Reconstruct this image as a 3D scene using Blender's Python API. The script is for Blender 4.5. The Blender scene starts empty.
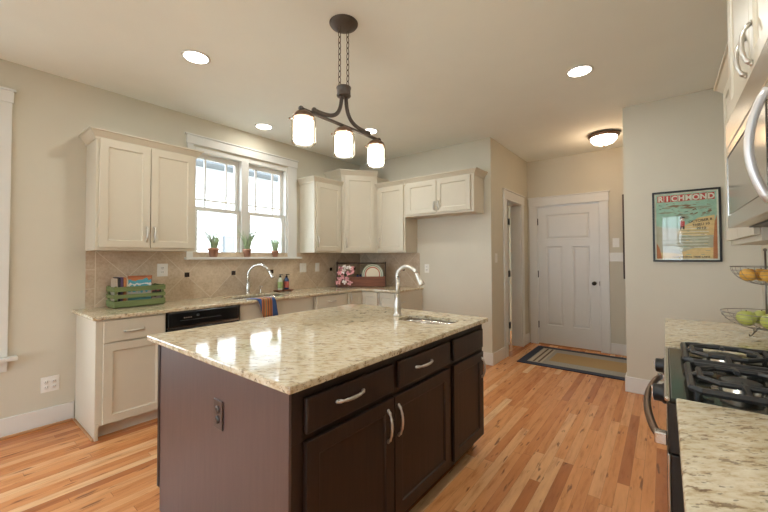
import bpy, bmesh, math, random
from mathutils import Vector, Matrix
random.seed(7)
PI = math.pi
S = bpy.context.scene
COL = S.collection

# ------------------------------------------------------------------ camera
YAW, PITCH, ROLL, FPX, CYP, EYE = 0.6687, 0.0212, -0.0033, 354.466, 249.684, 1.3455
Fv = Vector((math.cos(YAW), math.sin(YAW), 0)); Rv = Vector((math.sin(YAW), -math.cos(YAW), 0)); Uv = Vector((0, 0, 1))
F2 = Fv*math.cos(PITCH) + Uv*math.sin(PITCH); U2 = Uv*math.cos(PITCH) - Fv*math.sin(PITCH)
R3 = Rv*math.cos(ROLL) + U2*math.sin(ROLL); U3 = U2*math.cos(ROLL) - Rv*math.sin(ROLL)
cd = bpy.data.cameras.new('camera'); cam = bpy.data.objects.new('camera', cd); COL.objects.link(cam)
M = Matrix(((R3.x, U3.x, -F2.x, 0), (R3.y, U3.y, -F2.y, 0), (R3.z, U3.z, -F2.z, EYE), (0, 0, 0, 1)))
cam.matrix_world = M
cd.sensor_width = 36; cd.lens = FPX/768*36; cd.shift_y = -(256-CYP)/768; cd.clip_start = 0.02
S.camera = cam

# ------------------------------------------------------------------ world, sun, exposure
w = bpy.data.worlds.new('sky'); S.world = w; w.use_nodes = True
bg = w.node_tree.nodes['Background']; bg.inputs[0].default_value = (0.75, 0.88, 1.0, 1); bg.inputs[1].default_value = 9.0
sd = bpy.data.lights.new('sun', 'SUN'); sd.energy = 7.0; sd.angle = 0.02; sd.color = (1, .96, .9)
sun = bpy.data.objects.new('sun', sd); COL.objects.link(sun); sun.rotation_euler = (math.radians(38), 0, math.radians(12))
S.view_settings.view_transform = 'Standard'; S.view_settings.look = 'None'; S.view_settings.gamma = 1
S.view_settings.use_curve_mapping = False; S.view_settings.exposure = 0.15
CAN_W, PEND_L, HALL_W = 6.5, 14.0, 6.5
LAMP_COL = (0.98, 1.0, 0.95)
try:
    S.cycles.max_bounces = 10; S.cycles.diffuse_bounces = 6; S.cycles.glossy_bounces = 5; S.cycles.transparent_max_bounces = 16
    S.cycles.sample_clamp_indirect = 6; S.cycles.caustics_reflective = False; S.cycles.caustics_refractive = False
    S.cycles.use_denoising = True
except Exception: pass

# ------------------------------------------------------------------ materials
def nt_new(name):
    m = bpy.data.materials.new(name); m.use_nodes = True
    t = m.node_tree; b = t.nodes['Principled BSDF']
    return m, t, b
def math_n(t, op, a, b=None, c=None):
    n = t.nodes.new('ShaderNodeMath'); n.operation = op
    for i, x in enumerate((a, b, c)):
        if x is None: continue
        if isinstance(x, (int, float)): n.inputs[i].default_value = x
        else: t.links.new(x, n.inputs[i])
    return n.outputs[0]
def ramp(t, fac, stops, interp='LINEAR'):
    n = t.nodes.new('ShaderNodeValToRGB'); r = n.color_ramp; r.interpolation = interp
    while len(r.elements) < len(stops): r.elements.new(0.5)
    for e, (p, c) in zip(r.elements, stops): e.position = p; e.color = (*c, 1)
    t.links.new(fac, n.inputs[0]); return n.outputs[0]
def mixc(t, fac, a, b, mode='MIX'):
    n = t.nodes.new('ShaderNodeMix'); n.data_type = 'RGBA'; n.blend_type = mode
    for i, x in ((0, fac), (6, a), (7, b)):
        if isinstance(x, (int, float)): n.inputs[i].default_value = x
        elif isinstance(x, tuple): n.inputs[i].default_value = (*x, 1)
        else: t.links.new(x, n.inputs[i])
    return n.outputs[2]
def pos(t): return t.nodes.new('ShaderNodeNewGeometry').outputs['Position']
def objc(t): return t.nodes.new('ShaderNodeTexCoord').outputs['Object']
def sep(t, v):
    n = t.nodes.new('ShaderNodeSeparateXYZ'); t.links.new(v, n.inputs[0]); return n.outputs
def comb(t, x, y, z):
    n = t.nodes.new('ShaderNodeCombineXYZ')
    for i, a in enumerate((x, y, z)):
        if isinstance(a, (int, float)): n.inputs[i].default_value = a
        else: t.links.new(a, n.inputs[i])
    return n.outputs[0]
def mapping(t, v, scale=(1, 1, 1), rot=(0, 0, 0)):
    n = t.nodes.new('ShaderNodeMapping'); t.links.new(v, n.inputs[0])
    n.inputs['Scale'].default_value = scale; n.inputs['Rotation'].default_value = rot; return n.outputs[0]
def noise(t, v, scale, detail=4, rough=.55):
    n = t.nodes.new('ShaderNodeTexNoise'); t.links.new(v, n.inputs['Vector'])
    n.inputs['Scale'].default_value = scale; n.inputs['Detail'].default_value = detail; n.inputs['Roughness'].default_value = rough
    return n.outputs[0]
def bump(t, b, h, strength=.1, dist=.01):
    n = t.nodes.new('ShaderNodeBump'); n.inputs['Strength'].default_value = strength; n.inputs['Distance'].default_value = dist
    t.links.new(h, n.inputs['Height']); t.links.new(n.outputs[0], b.inputs['Normal'])

def plain(name, col, rough=.5, metal=0, var=.06, scale=12, coat=0, spec=.5, bmp=0):
    m, t, b = nt_new(name)
    f = noise(t, objc(t), scale, 3)
    c = ramp(t, f, [(.3, tuple(x*(1-var) for x in col)), (.7, tuple(min(1, x*(1+var)) for x in col))])
    t.links.new(c, b.inputs['Base Color'])
    b.inputs['Roughness'].default_value = rough; b.inputs['Metallic'].default_value = metal
    b.inputs['Coat Weight'].default_value = coat; b.inputs['Coat Roughness'].default_value = .1
    b.inputs['Specular IOR Level'].default_value = spec
    if bmp: bump(t, b, noise(t, objc(t), 180, 2), bmp, .002)
    return m
def emis(name, col, strength):
    m, t, b = nt_new(name)
    b.inputs['Base Color'].default_value = (.9, .9, .88, 1)
    b.inputs['Emission Color'].default_value = (*col, 1); b.inputs['Emission Strength'].default_value = strength
    return m
def thin_glass(name, tint=(1, 1, 1), refl=1.0):
    m = bpy.data.materials.new(name); m.use_nodes = True; t = m.node_tree; t.nodes.clear()
    o = t.nodes.new('ShaderNodeOutputMaterial'); mx = t.nodes.new('ShaderNodeMixShader')
    tr = t.nodes.new('ShaderNodeBsdfTransparent'); gl = t.nodes.new('ShaderNodeBsdfGlossy')
    tr.inputs[0].default_value = (*tint, 1); gl.inputs['Roughness'].default_value = 0.01
    ge = t.nodes.new('ShaderNodeNewGeometry'); dt = t.nodes.new('ShaderNodeVectorMath'); dt.operation = 'DOT_PRODUCT'
    t.links.new(ge.outputs['Normal'], dt.inputs[0]); t.links.new(ge.outputs['Incoming'], dt.inputs[1])
    k = math_n(t, 'POWER', math_n(t, 'SUBTRACT', 1, math_n(t, 'MINIMUM', math_n(t, 'ABSOLUTE', dt.outputs['Value']), 1)), 5)
    f = math_n(t, 'MULTIPLY', math_n(t, 'ADD', math_n(t, 'MULTIPLY', k, .95), .045), refl)
    t.links.new(f, mx.inputs[0]); t.links.new(tr.outputs[0], mx.inputs[1]); t.links.new(gl.outputs[0], mx.inputs[2]); t.links.new(mx.outputs[0], o.inputs[0])
    return m

def granite(name):
    m, t, b = nt_new(name); p = pos(t)
    x, y, z = sep(t, p)
    u = math_n(t, 'SUBTRACT', math_n(t, 'MULTIPLY', x, .62), math_n(t, 'MULTIPLY', y, .785)); v = math_n(t, 'ADD', math_n(t, 'MULTIPLY', x, .785), math_n(t, 'MULTIPLY', y, .62))
    pv = comb(t, math_n(t, 'MULTIPLY', u, .42), v, z)
    a = noise(t, pv, 48, 6, .68); d = noise(t, pv, 42, 5, .66); e = noise(t, p, 6, 5, .6); g = noise(t, pv, 90, 3, .6)
    base = ramp(t, a, [(.30, (.34, .235, .14)), (.40, (.53, .425, .28)), (.48, (.66, .575, .42)), (.6, (.74, .675, .535)), (.72, (.81, .77, .66))])
    cl = ramp(t, e, [(.35, (.88, .84, .76)), (.65, (1.03, 1.02, 1.0))])
    c = mixc(t, 1, base, cl, 'MULTIPLY')
    s = ramp(t, d, [(.375, (1, 1, 1)), (.415, (0, 0, 0))])
    c = mixc(t, math_n(t, 'MULTIPLY', s, .72), c, (.17, .10, .055))
    s2 = ramp(t, g, [(.345, (1, 1, 1)), (.385, (0, 0, 0))])
    c = mixc(t, math_n(t, 'MULTIPLY', s2, .6), c, (.09, .06, .045))
    t.links.new(c, b.inputs['Base Color']); b.inputs['Roughness'].default_value = .07
    b.inputs['Specular IOR Level'].default_value = .95
    return m
def wood_floor(name):
    m, t, b = nt_new(name); p = pos(t); x, y, z = sep(t, p)
    wd = .060
    row = math_n(t, 'FLOOR', math_n(t, 'DIVIDE', y, wd))
    wn = t.nodes.new('ShaderNodeTexWhiteNoise'); wn.noise_dimensions = '1D'; t.links.new(row, wn.inputs['W'])
    xo = math_n(t, 'ADD', math_n(t, 'DIVIDE', x, 1.15), math_n(t, 'MULTIPLY', wn.outputs[0], 7.3))
    sg = math_n(t, 'FLOOR', xo)
    w2 = t.nodes.new('ShaderNodeTexWhiteNoise'); w2.noise_dimensions = '2D'; t.links.new(comb(t, row, sg, 0), w2.inputs['Vector'])
    r2 = w2.outputs[0]
    tone = ramp(t, r2, [(0, (.42, .145, .048)), (.1, (.55, .208, .072)), (.4, (.65, .275, .102)), (.75, (.70, .322, .128)), (.93, (.74, .395, .185)), (1, (.78, .48, .26))])
    gv = comb(t, math_n(t, 'ADD', math_n(t, 'MULTIPLY', x, 2.2), math_n(t, 'MULTIPLY', r2, 40)), math_n(t, 'MULTIPLY', y, 17), 0)
    g = noise(t, gv, 1.6, 6, .62)
    gr = ramp(t, g, [(.30, (.70, .60, .52)), (.47, (.96, .95, .93)), (.7, (1.10, 1.11, 1.1))])
    c = mixc(t, 1, tone, gr, 'MULTIPLY')
    kv = comb(t, math_n(t, 'MULTIPLY', x, 2.6), math_n(t, 'ADD', math_n(t, 'MULTIPLY', y, 15), math_n(t, 'MULTIPLY', r2, 9)), 0)
    k = noise(t, kv, 1.7, 3, .5)
    kn = ramp(t, k, [(.635, (0, 0, 0)), (.70, (1, 1, 1))])
    c = mixc(t, math_n(t, 'MULTIPLY', kn, .8), c, (.14, .055, .026))
    fy = math_n(t, 'FRACT', math_n(t, 'DIVIDE', y, wd)); fx = math_n(t, 'FRACT', xo)
    seam = math_n(t, 'MAXIMUM', math_n(t, 'LESS_THAN', fy, .022), math_n(t, 'LESS_THAN', fx, .002))
    c = mixc(t, math_n(t, 'MULTIPLY', seam, .55), c, (.12, .05, .025))
    t.links.new(c, b.inputs['Base Color'])
    b.inputs['Roughness'].default_value = .27
    b.inputs['Specular IOR Level'].default_value = .45
    bump(t, b, math_n(t, 'SUBTRACT', 1, seam), .15, .002)
    return m
def tile_mat(name):
    # travertine diamonds 0.507 m across with a column of square tiles at the left end
    m, t, b = nt_new(name); p = pos(t); x, y, z = sep(t, p)
    u = math_n(t, 'ADD', math_n(t, 'SUBTRACT', x, 1.622), math_n(t, 'SUBTRACT', 3.9, y)); v = math_n(t, 'SUBTRACT', z, 1.17)
    a = math_n(t, 'DIVIDE', math_n(t, 'ADD', u, v), .507); c2 = math_n(t, 'DIVIDE', math_n(t, 'SUBTRACT', u, v), .507)
    a = math_n(t, 'ADD', a, .0); c2 = math_n(t, 'ADD', c2, .0)
    ia, ic = math_n(t, 'FLOOR', a), math_n(t, 'FLOOR', c2)
    fa, fc = math_n(t, 'FRACT', a), math_n(t, 'FRACT', c2)
    def edge(f, wdt): return math_n(t, 'LESS_THAN', math_n(t, 'MINIMUM', f, math_n(t, 'SUBTRACT', 1, f)), wdt)
    gd = math_n(t, 'MAXIMUM', edge(fa, .0065), edge(fc, .0065))
    wn = t.nodes.new('ShaderNodeTexWhiteNoise'); wn.noise_dimensions = '2D'; t.links.new(comb(t, ia, ic, 0), wn.inputs['Vector'])
    isq = math_n(t, 'LESS_THAN', x, .866)
    fz = math_n(t, 'FRACT', math_n(t, 'DIVIDE', math_n(t, 'SUBTRACT', z, .915), .165))
    gs = math_n(t, 'MAXIMUM', edge(fz, .014), math_n(t, 'LESS_THAN', math_n(t, 'ABSOLUTE', math_n(t, 'SUBTRACT', x, .866)), .003))
    g = math_n(t, 'ADD', math_n(t, 'MULTIPLY', isq, gs), math_n(t, 'MULTIPLY', math_n(t, 'SUBTRACT', 1, isq), gd))
    line = math_n(t, 'LESS_THAN', math_n(t, 'ABSOLUTE', math_n(t, 'SUBTRACT', x, .866)), .003)
    g = math_n(t, 'MAXIMUM', g, math_n(t, 'MULTIPLY', line, math_n(t, 'GREATER_THAN', y, 3.8)))
    n1 = noise(t, p, 9, 7, .65); n2 = noise(t, p, 45, 4, .6)
    base = ramp(t, n1, [(.3, (.43, .335, .235)), (.5, (.56, .455, .335)), (.7, (.66, .565, .435))])
    base = mixc(t, .35, base, ramp(t, n2, [(.35, (.40, .30, .205)), (.6, (.63, .525, .395))]))
    tn = ramp(t, wn.outputs[0], [(0, (.86, .82, .80)), (1, (1.10, 1.08, 1.06))])
    base = mixc(t, 1, base, tn, 'MULTIPLY')
    c = mixc(t, math_n(t, 'MINIMUM', g, 1), base, (.68, .60, .48))
    t.links.new(c, b.inputs['Base Color']); b.inputs['Roughness'].default_value = .38
    bump(t, b, math_n(t, 'SUBTRACT', 1, g), .25, .002)
    return m
def stripes(name, axis, lo, hi, cols, rough=.9):
    m, t, b = nt_new(name); o = sep(t, objc(t))[axis]
    f = math_n(t, 'DIVIDE', math_n(t, 'SUBTRACT', o, lo), hi-lo)
    st = []
    n = len(cols)
    for i, (p_, c) in enumerate(cols): st.append((p_, c))
    c = ramp(t, f, st, 'CONSTANT')
    k = noise(t, objc(t), 300, 2)
    c = mixc(t, 1, c, ramp(t, k, [(.3, (.85, .85, .85)), (.7, (1.1, 1.1, 1.1))]), 'MULTIPLY')
    t.links.new(c, b.inputs['Base Color']); b.inputs['Roughness'].default_value = rough
    bump(t, b, k, .3, .002); return m
def wood(name, lo, hi, rough=.5, axis=0):
    m, t, b = nt_new(name); sc = [18, 18, 18]; sc[axis] = 1.5
    g = noise(t, mapping(t, objc(t), tuple(sc)), 2.5, 6, .6)
    c = ramp(t, g, [(.3, lo), (.7, hi)]); t.links.new(c, b.inputs['Base Color']); b.inputs['Roughness'].default_value = rough
    bump(t, b, g, .15, .003); return m

MT = {}
MT['wall'] = plain('wall_paint_beige', (.60, .560, .460), .75, var=.015, scale=3, spec=.25)
MT['ceil'] = plain('ceiling_paint', (.84, .87, .84), .85, var=.012, scale=3, spec=.2)
MT['trim'] = plain('white_trim_paint', (.70, .69, .655), .38, var=.015, scale=5)
MT['cab'] = plain('cream_cabinet_paint', (.605, .550, .440), .36, var=.015, scale=5)
MT['dark'] = wood('espresso_stained_wood', (.017, .0085, .0055), (.030, .0150, .0100), .42, 2)
MT['dark'].node_tree.nodes['Principled BSDF'].inputs['Specular IOR Level'].default_value = .4
MT['sheenpanel'] = wood('espresso_with_window_sheen', (.068, .036, .031), (.092, .050, .043), .40, 2)  # island espresso made lighter and redder, painting window sheen into the end panel
MT['sheenpanel'].node_tree.nodes['Principled BSDF'].inputs['Specular IOR Level'].default_value = 1.0
MT['granite'] = granite('speckled_granite')
MT['floor'] = wood_floor('hickory_plank_floor')
MT['tile'] = tile_mat('travertine_tile')
MT['accent'] = plain('dark_accent_tile', (.035, .022, .018), .2)
MT['nickel'] = plain('satin_nickel', (.60, .565, .51), .36, 1, var=.05)
MT['chrome'] = plain('brushed_chrome', (.72, .71, .68), .2, 1, var=.04)
MT['pale'] = plain('pale_satin_metal', (.74, .72, .70), .38, .55, var=.02)
MT['steel'] = plain('stainless_steel', (.60, .555, .50), .24, 1, var=.03, scale=4)
MT['bronze'] = plain('oil_rubbed_bronze', (.085, .066, .054), .5, .3, var=.2)
MT['bronze2'] = plain('brushed_bronze', (.20, .125, .085), .35, .8, var=.15)
MT['black'] = plain('black_appliance', (.010, .010, .010), .18, var=.1)
MT['blackm'] = plain('cast_iron', (.022, .022, .023), .42, var=.2)
MT['blackhw'] = plain('black_hardware', (.012, .011, .011), .35)
MT['cooktop'] = plain('black_enamel_cooktop', (.030, .033, .028), .09, .35, var=.1)
MT['white'] = plain('white_plastic', (.78, .76, .71), .35, var=.01)
MT['slot'] = plain('dark_slot', (.03, .028, .025), .5)
MT['terracotta'] = plain('terracotta', (.48, .25, .17), .8, var=.15, scale=20)
MT['soil'] = plain('potting_soil', (.05, .033, .02), .95, var=.4, scale=60)
MT['grass'] = plain('herb_green', (.36, .46, .27), .6, var=.35, scale=30)
MT['herb'] = plain('pale_herb_grey', (.36, .37, .30), .7, var=.3, scale=30)
MT['crate'] = wood('green_painted_slats', (.095, .125, .040), (.175, .215, .082), .6, 0)
MT['redwood'] = wood('reddish_wood', (.115, .036, .016), (.235, .078, .036), .5, 0)
MT['darkwood'] = wood('dark_brown_wood', (.035, .017, .011), (.075, .036, .022), .5, 2)
MT['glass'] = thin_glass('window_glass')
MT['posterglass'] = thin_glass('poster_glass', (1, 1, 1), .55)
MT['lampglass'] = thin_glass('clear_lamp_glass', (.99, .97, .93), .6)
MT['frost'] = emis('lit_frosted_glass', (1.0, .93, .80), PEND_L)
MT['can'] = emis('lit_recessed_lens', (1.0, .95, .86), 16)
MT['bowl_lit'] = emis('lit_alabaster_bowl', (1.0, .90, .72), 6)
MT['siding'] = plain('white_lap_siding', (.62, .63, .64), .6, var=.02)
MT['ground'] = plain('outdoor_ground', (.30, .30, .25), .9, var=.15, scale=2)
MT['roof'] = plain('grey_shingles', (.30, .30, .31), .9, var=.2, scale=8)
MT['soffit'] = plain('grey_soffit', (.16, .17, .18), .7)
MT['shoe'] = wood('honey_shoe_molding', (.40, .20, .09), (.55, .31, .15), .4, 0)

# ------------------------------------------------------------------ mesh builder
class MB:
    def __init__(s): s.v = []; s.f = []; s.m = []; s.s = []
    def add(s, vs, fs, mi=0, smooth=False, M=None):
        k = len(s.v)
        s.v += [tuple(M @ Vector(p)) if M is not None else tuple(p) for p in vs]
        for q in fs: s.f.append([k+i for i in q]); s.m.append(mi); s.s.append(smooth)
        return s
    def box(s, x0, x1, y0, y1, z0, z1, mi=0, M=None):
        x0, x1 = sorted((x0, x1)); y0, y1 = sorted((y0, y1)); z0, z1 = sorted((z0, z1))
        v = [(x0, y0, z0), (x1, y0, z0), (x1, y1, z0), (x0, y1, z0), (x0, y0, z1), (x1, y0, z1), (x1, y1, z1), (x0, y1, z1)]
        return s.add(v, [(0, 3, 2, 1), (4, 5, 6, 7), (0, 1, 5, 4), (1, 2, 6, 5), (2, 3, 7, 6), (3, 0, 4, 7)], mi, False, M)
    def prism(s, poly, z0, z1, mi=0, M=None, axis='z'):
        n = len(poly)
        if axis == 'z': P = lambda a, b, h: (a, b, h)
        elif axis == 'x': P = lambda a, b, h: (h, a, b)
        else: P = lambda a, b, h: (a, h, b)
        v = [P(a, b, z0) for a, b in poly] + [P(a, b, z1) for a, b in poly]
        return s.add(v, [tuple(range(n))[::-1], tuple(range(n, 2*n))] + [(i, (i+1) % n, n+(i+1) % n, n+i) for i in range(n)], mi, False, M)
    def tube(s, path, r, n=8, closed=False, mi=0, smooth=True, M=None, flat=1.0):
        P = [Vector(p) for p in path]; k = len(P)
        rs = r if isinstance(r, (list, tuple)) else [r]*k
        tg = []
        for i in range(k):
            if closed: d = P[(i+1) % k]-P[i-1]
            else: d = P[min(i+1, k-1)]-P[max(i-1, 0)]
            tg.append(d.normalized() if d.length > 1e-9 else Vector((0, 0, 1)))
        up = Vector((0, 0, 1)) if abs(tg[0].z) < .9 else Vector((1, 0, 0))
        a = (up-tg[0]*up.dot(tg[0])).normalized(); v = []
        for i in range(k):
            a = a-tg[i]*a.dot(tg[i])
            a = a.normalized() if a.length > 1e-6 else tg[i].orthogonal().normalized()
            b = tg[i].cross(a)
            for j in range(n):
                an = 2*PI*(j+.5)/n; v.append(P[i]+a*(math.cos(an)*rs[i]*flat)+b*(math.sin(an)*rs[i]))
        f = []
        for i in range(k if closed else k-1):
            i2 = (i+1) % k
            for j in range(n): f.append((i*n+j, i*n+(j+1) % n, i2*n+(j+1) % n, i2*n+j))
        if not closed: f += [tuple(range(n))[::-1], tuple(range((k-1)*n, k*n))]
        return s.add(v, f, mi, smooth, M)
    def lathe(s, prof, c=(0, 0, 0), n=24, mi=0, M=None, smooth=True, capb=True, capt=True):
        v = []; f = []; k = len(prof)
        for r, z in prof:
            for j in range(n): a = 2*PI*j/n; v.append((c[0]+r*math.cos(a), c[1]+r*math.sin(a), c[2]+z))
        for i in range(k-1):
            for j in range(n): f.append((i*n+j, i*n+(j+1) % n, (i+1)*n+(j+1) % n, (i+1)*n+j))
        s.add(v, f, mi, smooth, M); 
        b = len(s.v)-len(v)
        if capb and prof[0][0] > 1e-5: s.f.append([b+j for j in range(n)][::-1]); s.m.append(mi); s.s.append(False)
        if capt and prof[-1][0] > 1e-5: s.f.append([b+(k-1)*n+j for j in range(n)]); s.m.append(mi); s.s.append(False)
        return s
    def ball(s, c, r, n=14, sc=(1, 1, 1), mi=0, M=None):
        pr = [(math.sin(PI*i/(n//2))*1, -math.cos(PI*i/(n//2))) for i in range(n//2+1)]
        T = Matrix.Translation(c) @ Matrix.Diagonal((r*sc[0], r*sc[1], r*sc[2], 1))
        if M is not None: T = M @ T
        return s.lathe([(max(a, 1e-4), z) for a, z in pr], (0, 0, 0), n, mi, T, True, False, False)
    def sweep(s, path, prof, closed=False, mi=0, M=None):
        # path: (x,y) points; prof: (out,z) closed polygon; out is to the right of travel
        P = [Vector((p[0], p[1])) for p in path]; k = len(P); n = len(prof); v = []
        for i in range(k):
            d0 = (P[i]-P[i-1]).normalized() if (closed or i > 0) else None
            d1 = (P[(i+1) % k]-P[i]).normalized() if (closed or i < k-1) else None
            if d0 is None: d0 = d1
            if d1 is None: d1 = d0
            n0 = Vector((d0.y, -d0.x)); n1 = Vector((d1.y, -d1.x)); mm = (n0+n1)
            mm = mm/(1+n0.dot(n1)) if (1+n0.dot(n1)) > 1e-4 else n0
            for o, z in prof: q = P[i]+mm*o; v.append((q.x, q.y, z))
        f = []
        for i in range(k if closed else k-1):
            i2 = (i+1) % k
            for j in range(n): f.append((i*n+j, i*n+(j+1) % n, i2*n+(j+1) % n, i2*n+j))
        if not closed: f += [tuple(range(n))[::-1], tuple(range((k-1)*n, k*n))]
        return s.add(v, f, mi, False, M)
    def build(s, name, mat, parent=None, bevel=0, loc=None, seg=2):
        off = Vector(loc) if loc is not None else Vector((0, 0, 0))
        me = bpy.data.meshes.new(name); me.from_pydata([Vector(p)-off for p in s.v], [], s.f); 
        for mm in (mat if isinstance(mat, (list, tuple)) else [mat]): me.materials.append(mm)
        for p, mi, sm in zip(me.polygons, s.m, s.s): p.material_index = mi; p.use_smooth = sm
        bm = bmesh.new(); bm.from_mesh(me); bmesh.ops.recalc_face_normals(bm, faces=bm.faces); bm.to_mesh(me); bm.free()
        o = bpy.data.objects.new(name, me); COL.objects.link(o)
        if loc is not None: o.location = loc
        if parent is not None: o.parent = parent
        if bevel:
            b = o.modifiers.new('bevel', 'BEVEL'); b.width = bevel; b.segments = seg; b.limit_method = 'ANGLE'; b.angle_limit = math.radians(40)
        return o
def B(*a, **k): return MB().box(*a, **k)
def tag(o, label, cat, group=None):
    o['label'] = label; o['category'] = cat
    if group: o['group'] = group
    return o
def thing(name, label, cat, loc=(0, 0, 0), rz=0, group=None):
    o = bpy.data.objects.new(name, None); COL.objects.link(o); o.location = loc; o.rotation_euler = (0, 0, rz); o.empty_display_size = .1
    return tag(o, label, cat, group)
def struct(o): o['kind'] = 'structure'; return o
def dup(root, loc, rz, label, group=None):
    r = root.copy(); COL.objects.link(r); r.location = loc; r.rotation_euler = (0, 0, rz); r['label'] = label
    if group: r['group'] = group
    for ch in list(root.children):
        c = ch.copy(); COL.objects.link(c); c.parent = r
        for g in list(ch.children):
            d = g.copy(); COL.objects.link(d); d.parent = c
    return r
def slab_hole(outer, hole, z0, z1):
    # a slab with one hole, as an MB
    bm = bmesh.new(); es = []
    for loop in ([outer] + ([hole] if hole else [])):
        vs = [bm.verts.new((x, y, z1)) for x, y in loop]
        for i in range(len(vs)): es.append(bm.edges.new((vs[i], vs[(i+1) % len(vs)])))
    bmesh.ops.triangle_fill(bm, use_beauty=True, use_dissolve=False, edges=es)
    bm.verts.index_update(); bm.faces.ensure_lookup_table()
    mb = MB(); v = [tuple(q.co) for q in bm.verts]; f = [[q.index for q in fc.verts] for fc in bm.faces]; bm.free()
    n = len(v); vb = [(x, y, z0) for x, y, z in v]
    side = []; k = 0
    for loop in ([outer] + ([hole] if hole else [])):
        m_ = len(loop)
        side += [(k+i, k+(i+1) % m_, n+k+(i+1) % m_, n+k+i) for i in range(m_)]; k += m_
    mb.add(v+vb, f+[[n+i for i in q][::-1] for q in f]+side); return mb
def rrect(x0, x1, y0, y1, r, n=5):
    o = []
    for cx, cy, a0 in ((x1-r, y1-r, 0), (x0+r, y1-r, 90), (x0+r, y0+r, 180), (x1-r, y0+r, 270)):
        for i in range(n+1): a = math.radians(a0+90*i/n); o.append((cx+r*math.cos(a), cy+r*math.sin(a)))
    return o
def basin(x0, x1, y0, y1, r, ztop, depth, t=.004):
    mb = MB(); rings = []
    for ins, z in ((-.012, ztop), (0, ztop), (.006, ztop-.02), (.012, ztop-depth+.03), (.04, ztop-depth)):
        rings.append([(x, y, z) for x, y in rrect(x0+ins, x1-ins, y0+ins, y1-ins, max(r-ins*.5, .01))])
    n = len(rings[0]); v = sum(rings, []); f = []
    for i in range(len(rings)-1):
        for j in range(n): f.append((i*n+j, i*n+(j+1) % n, (i+1)*n+(j+1) % n, (i+1)*n+j))
    f.append(tuple(range((len(rings)-1)*n, len(rings)*n))); mb.add(v, f, 0, True); return mb
def bez(p, n=16):
    P = [Vector(q) for q in p]; out = []
    for i in range(n+1):
        u = i/n; out.append(((1-u)**3)*P[0]+3*u*(1-u)**2*P[1]+3*u*u*(1-u)*P[2]+u**3*P[3])
    return out
def arc(c, r, a0, a1, n, ax, ay):
    c = Vector(c); ax = Vector(ax); ay = Vector(ay)
    return [c+ax*(r*math.cos(math.radians(a0+(a1-a0)*i/n)))+ay*(r*math.sin(math.radians(a0+(a1-a0)*i/n))) for i in range(n+1)]

# ------------------------------------------------------------------ setting
W, XF, CH = 3.90, 4.30, 2.85         # window wall, far wall, ceiling height
YR, YC, XD, XB = -.64, 1.69, 5.82, -3.6
HY = .31                              # hall's right wall
HR = -.62                             # the hall runs on behind the poster wall
struct(B(XB-.2, 7.0, YR-.2, 4.1, -.06, 0).build('floor', MT['floor']))
struct(B(XB-.2, 7.0, YR-.2, 4.1, CH, CH+.15).build('ceiling', MT['ceil']))
def wall_with(axis, a0, a1, p0, p1, holes):
    mb = MB(); cuts = sorted(holes)
    def bx(u0, u1, z0, z1):
        if u1-u0 < 1e-4 or z1-z0 < 1e-4: return
        if axis == 'x': mb.box(u0, u1, p0, p1, z0, z1)
        else: mb.box(p0, p1, u0, u1, z0, z1)
    u = a0
    for h0, h1, z0, z1 in cuts:
        bx(u, h0, 0, CH); bx(h0, h1, 0, z0); bx(h0, h1, z1, CH); u = h1
    bx(u, a1, 0, CH); return mb
WX0, WX1, WZ0, WZ1 = 1.665, 2.887, 1.353, 2.53      # kitchen window opening
LX0, LX1, LZ0, LZ1 = -.95, .235, .606, 2.50         # dining window opening
struct(wall_with('x', XB-.2, XF+.2, W, W+.15, [(LX0, LX1, LZ0, LZ1), (WX0, WX1, WZ0, WZ1)]).build('wall_left', MT['wall']))
struct(B(XF, XF+.15, YC+.15, W+.15, 0, CH).build('wall_far', MT['wall']))
DX0, DX1, DZ = 4.82, 5.467, 2.125
struct(wall_with('x', XF, XD+.15, YC, YC+.15, [(DX0, DX1, 0, DZ)]).build('wall_hall_left', MT['wall']))
MY0, MY1, MZ = .705, 1.555, 2.125
struct(wall_with('y', HR-.15, YC, XD, XD+.15, [(MY0, MY1, 0, MZ)]).build('wall_hall_end', MT['wall']))
struct(B(XF+.15, XD+.15, HR-.15, HR, 0, CH).build('wall_hall_right', MT['wall']))
struct(B(XF, XF+.15, YR-.15, HY, 0, CH).build('wall_far_right', MT['wall']))
struct(B(XB-.2, XF+.15, YR-.15, YR, 0, CH).build('wall_right', MT['wall']))
BW = [(-.46, .10, .95, 2.5), (.55, 1.85, .12, 2.55), (2.10, 3.40, .12, 2.55)]  # last two: unseen openings, invented and enlarged to let in daylight
struct(wall_with('y', YR-.15, W+.15, XB-.15, XB, BW).build('wall_behind', MT['wall']))
# room beyond the hall side door
struct(B(4.45, 4.55, YC+.15, 3.2, 0, CH).build('wall_side_room_left', MT['wall']))
struct(B(4.45, 6.6, 3.1, 3.2, 0, CH).build('wall_side_room_back', MT['wall']))
struct(B(6.5, 6.6, YC, 3.2, 0, CH).build('wall_side_room_right', MT['wall']))
struct(B(XD+.15, 6.6, HR-.15, HR-.05, 0, CH).build('wall_entry', MT['wall']))

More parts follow.
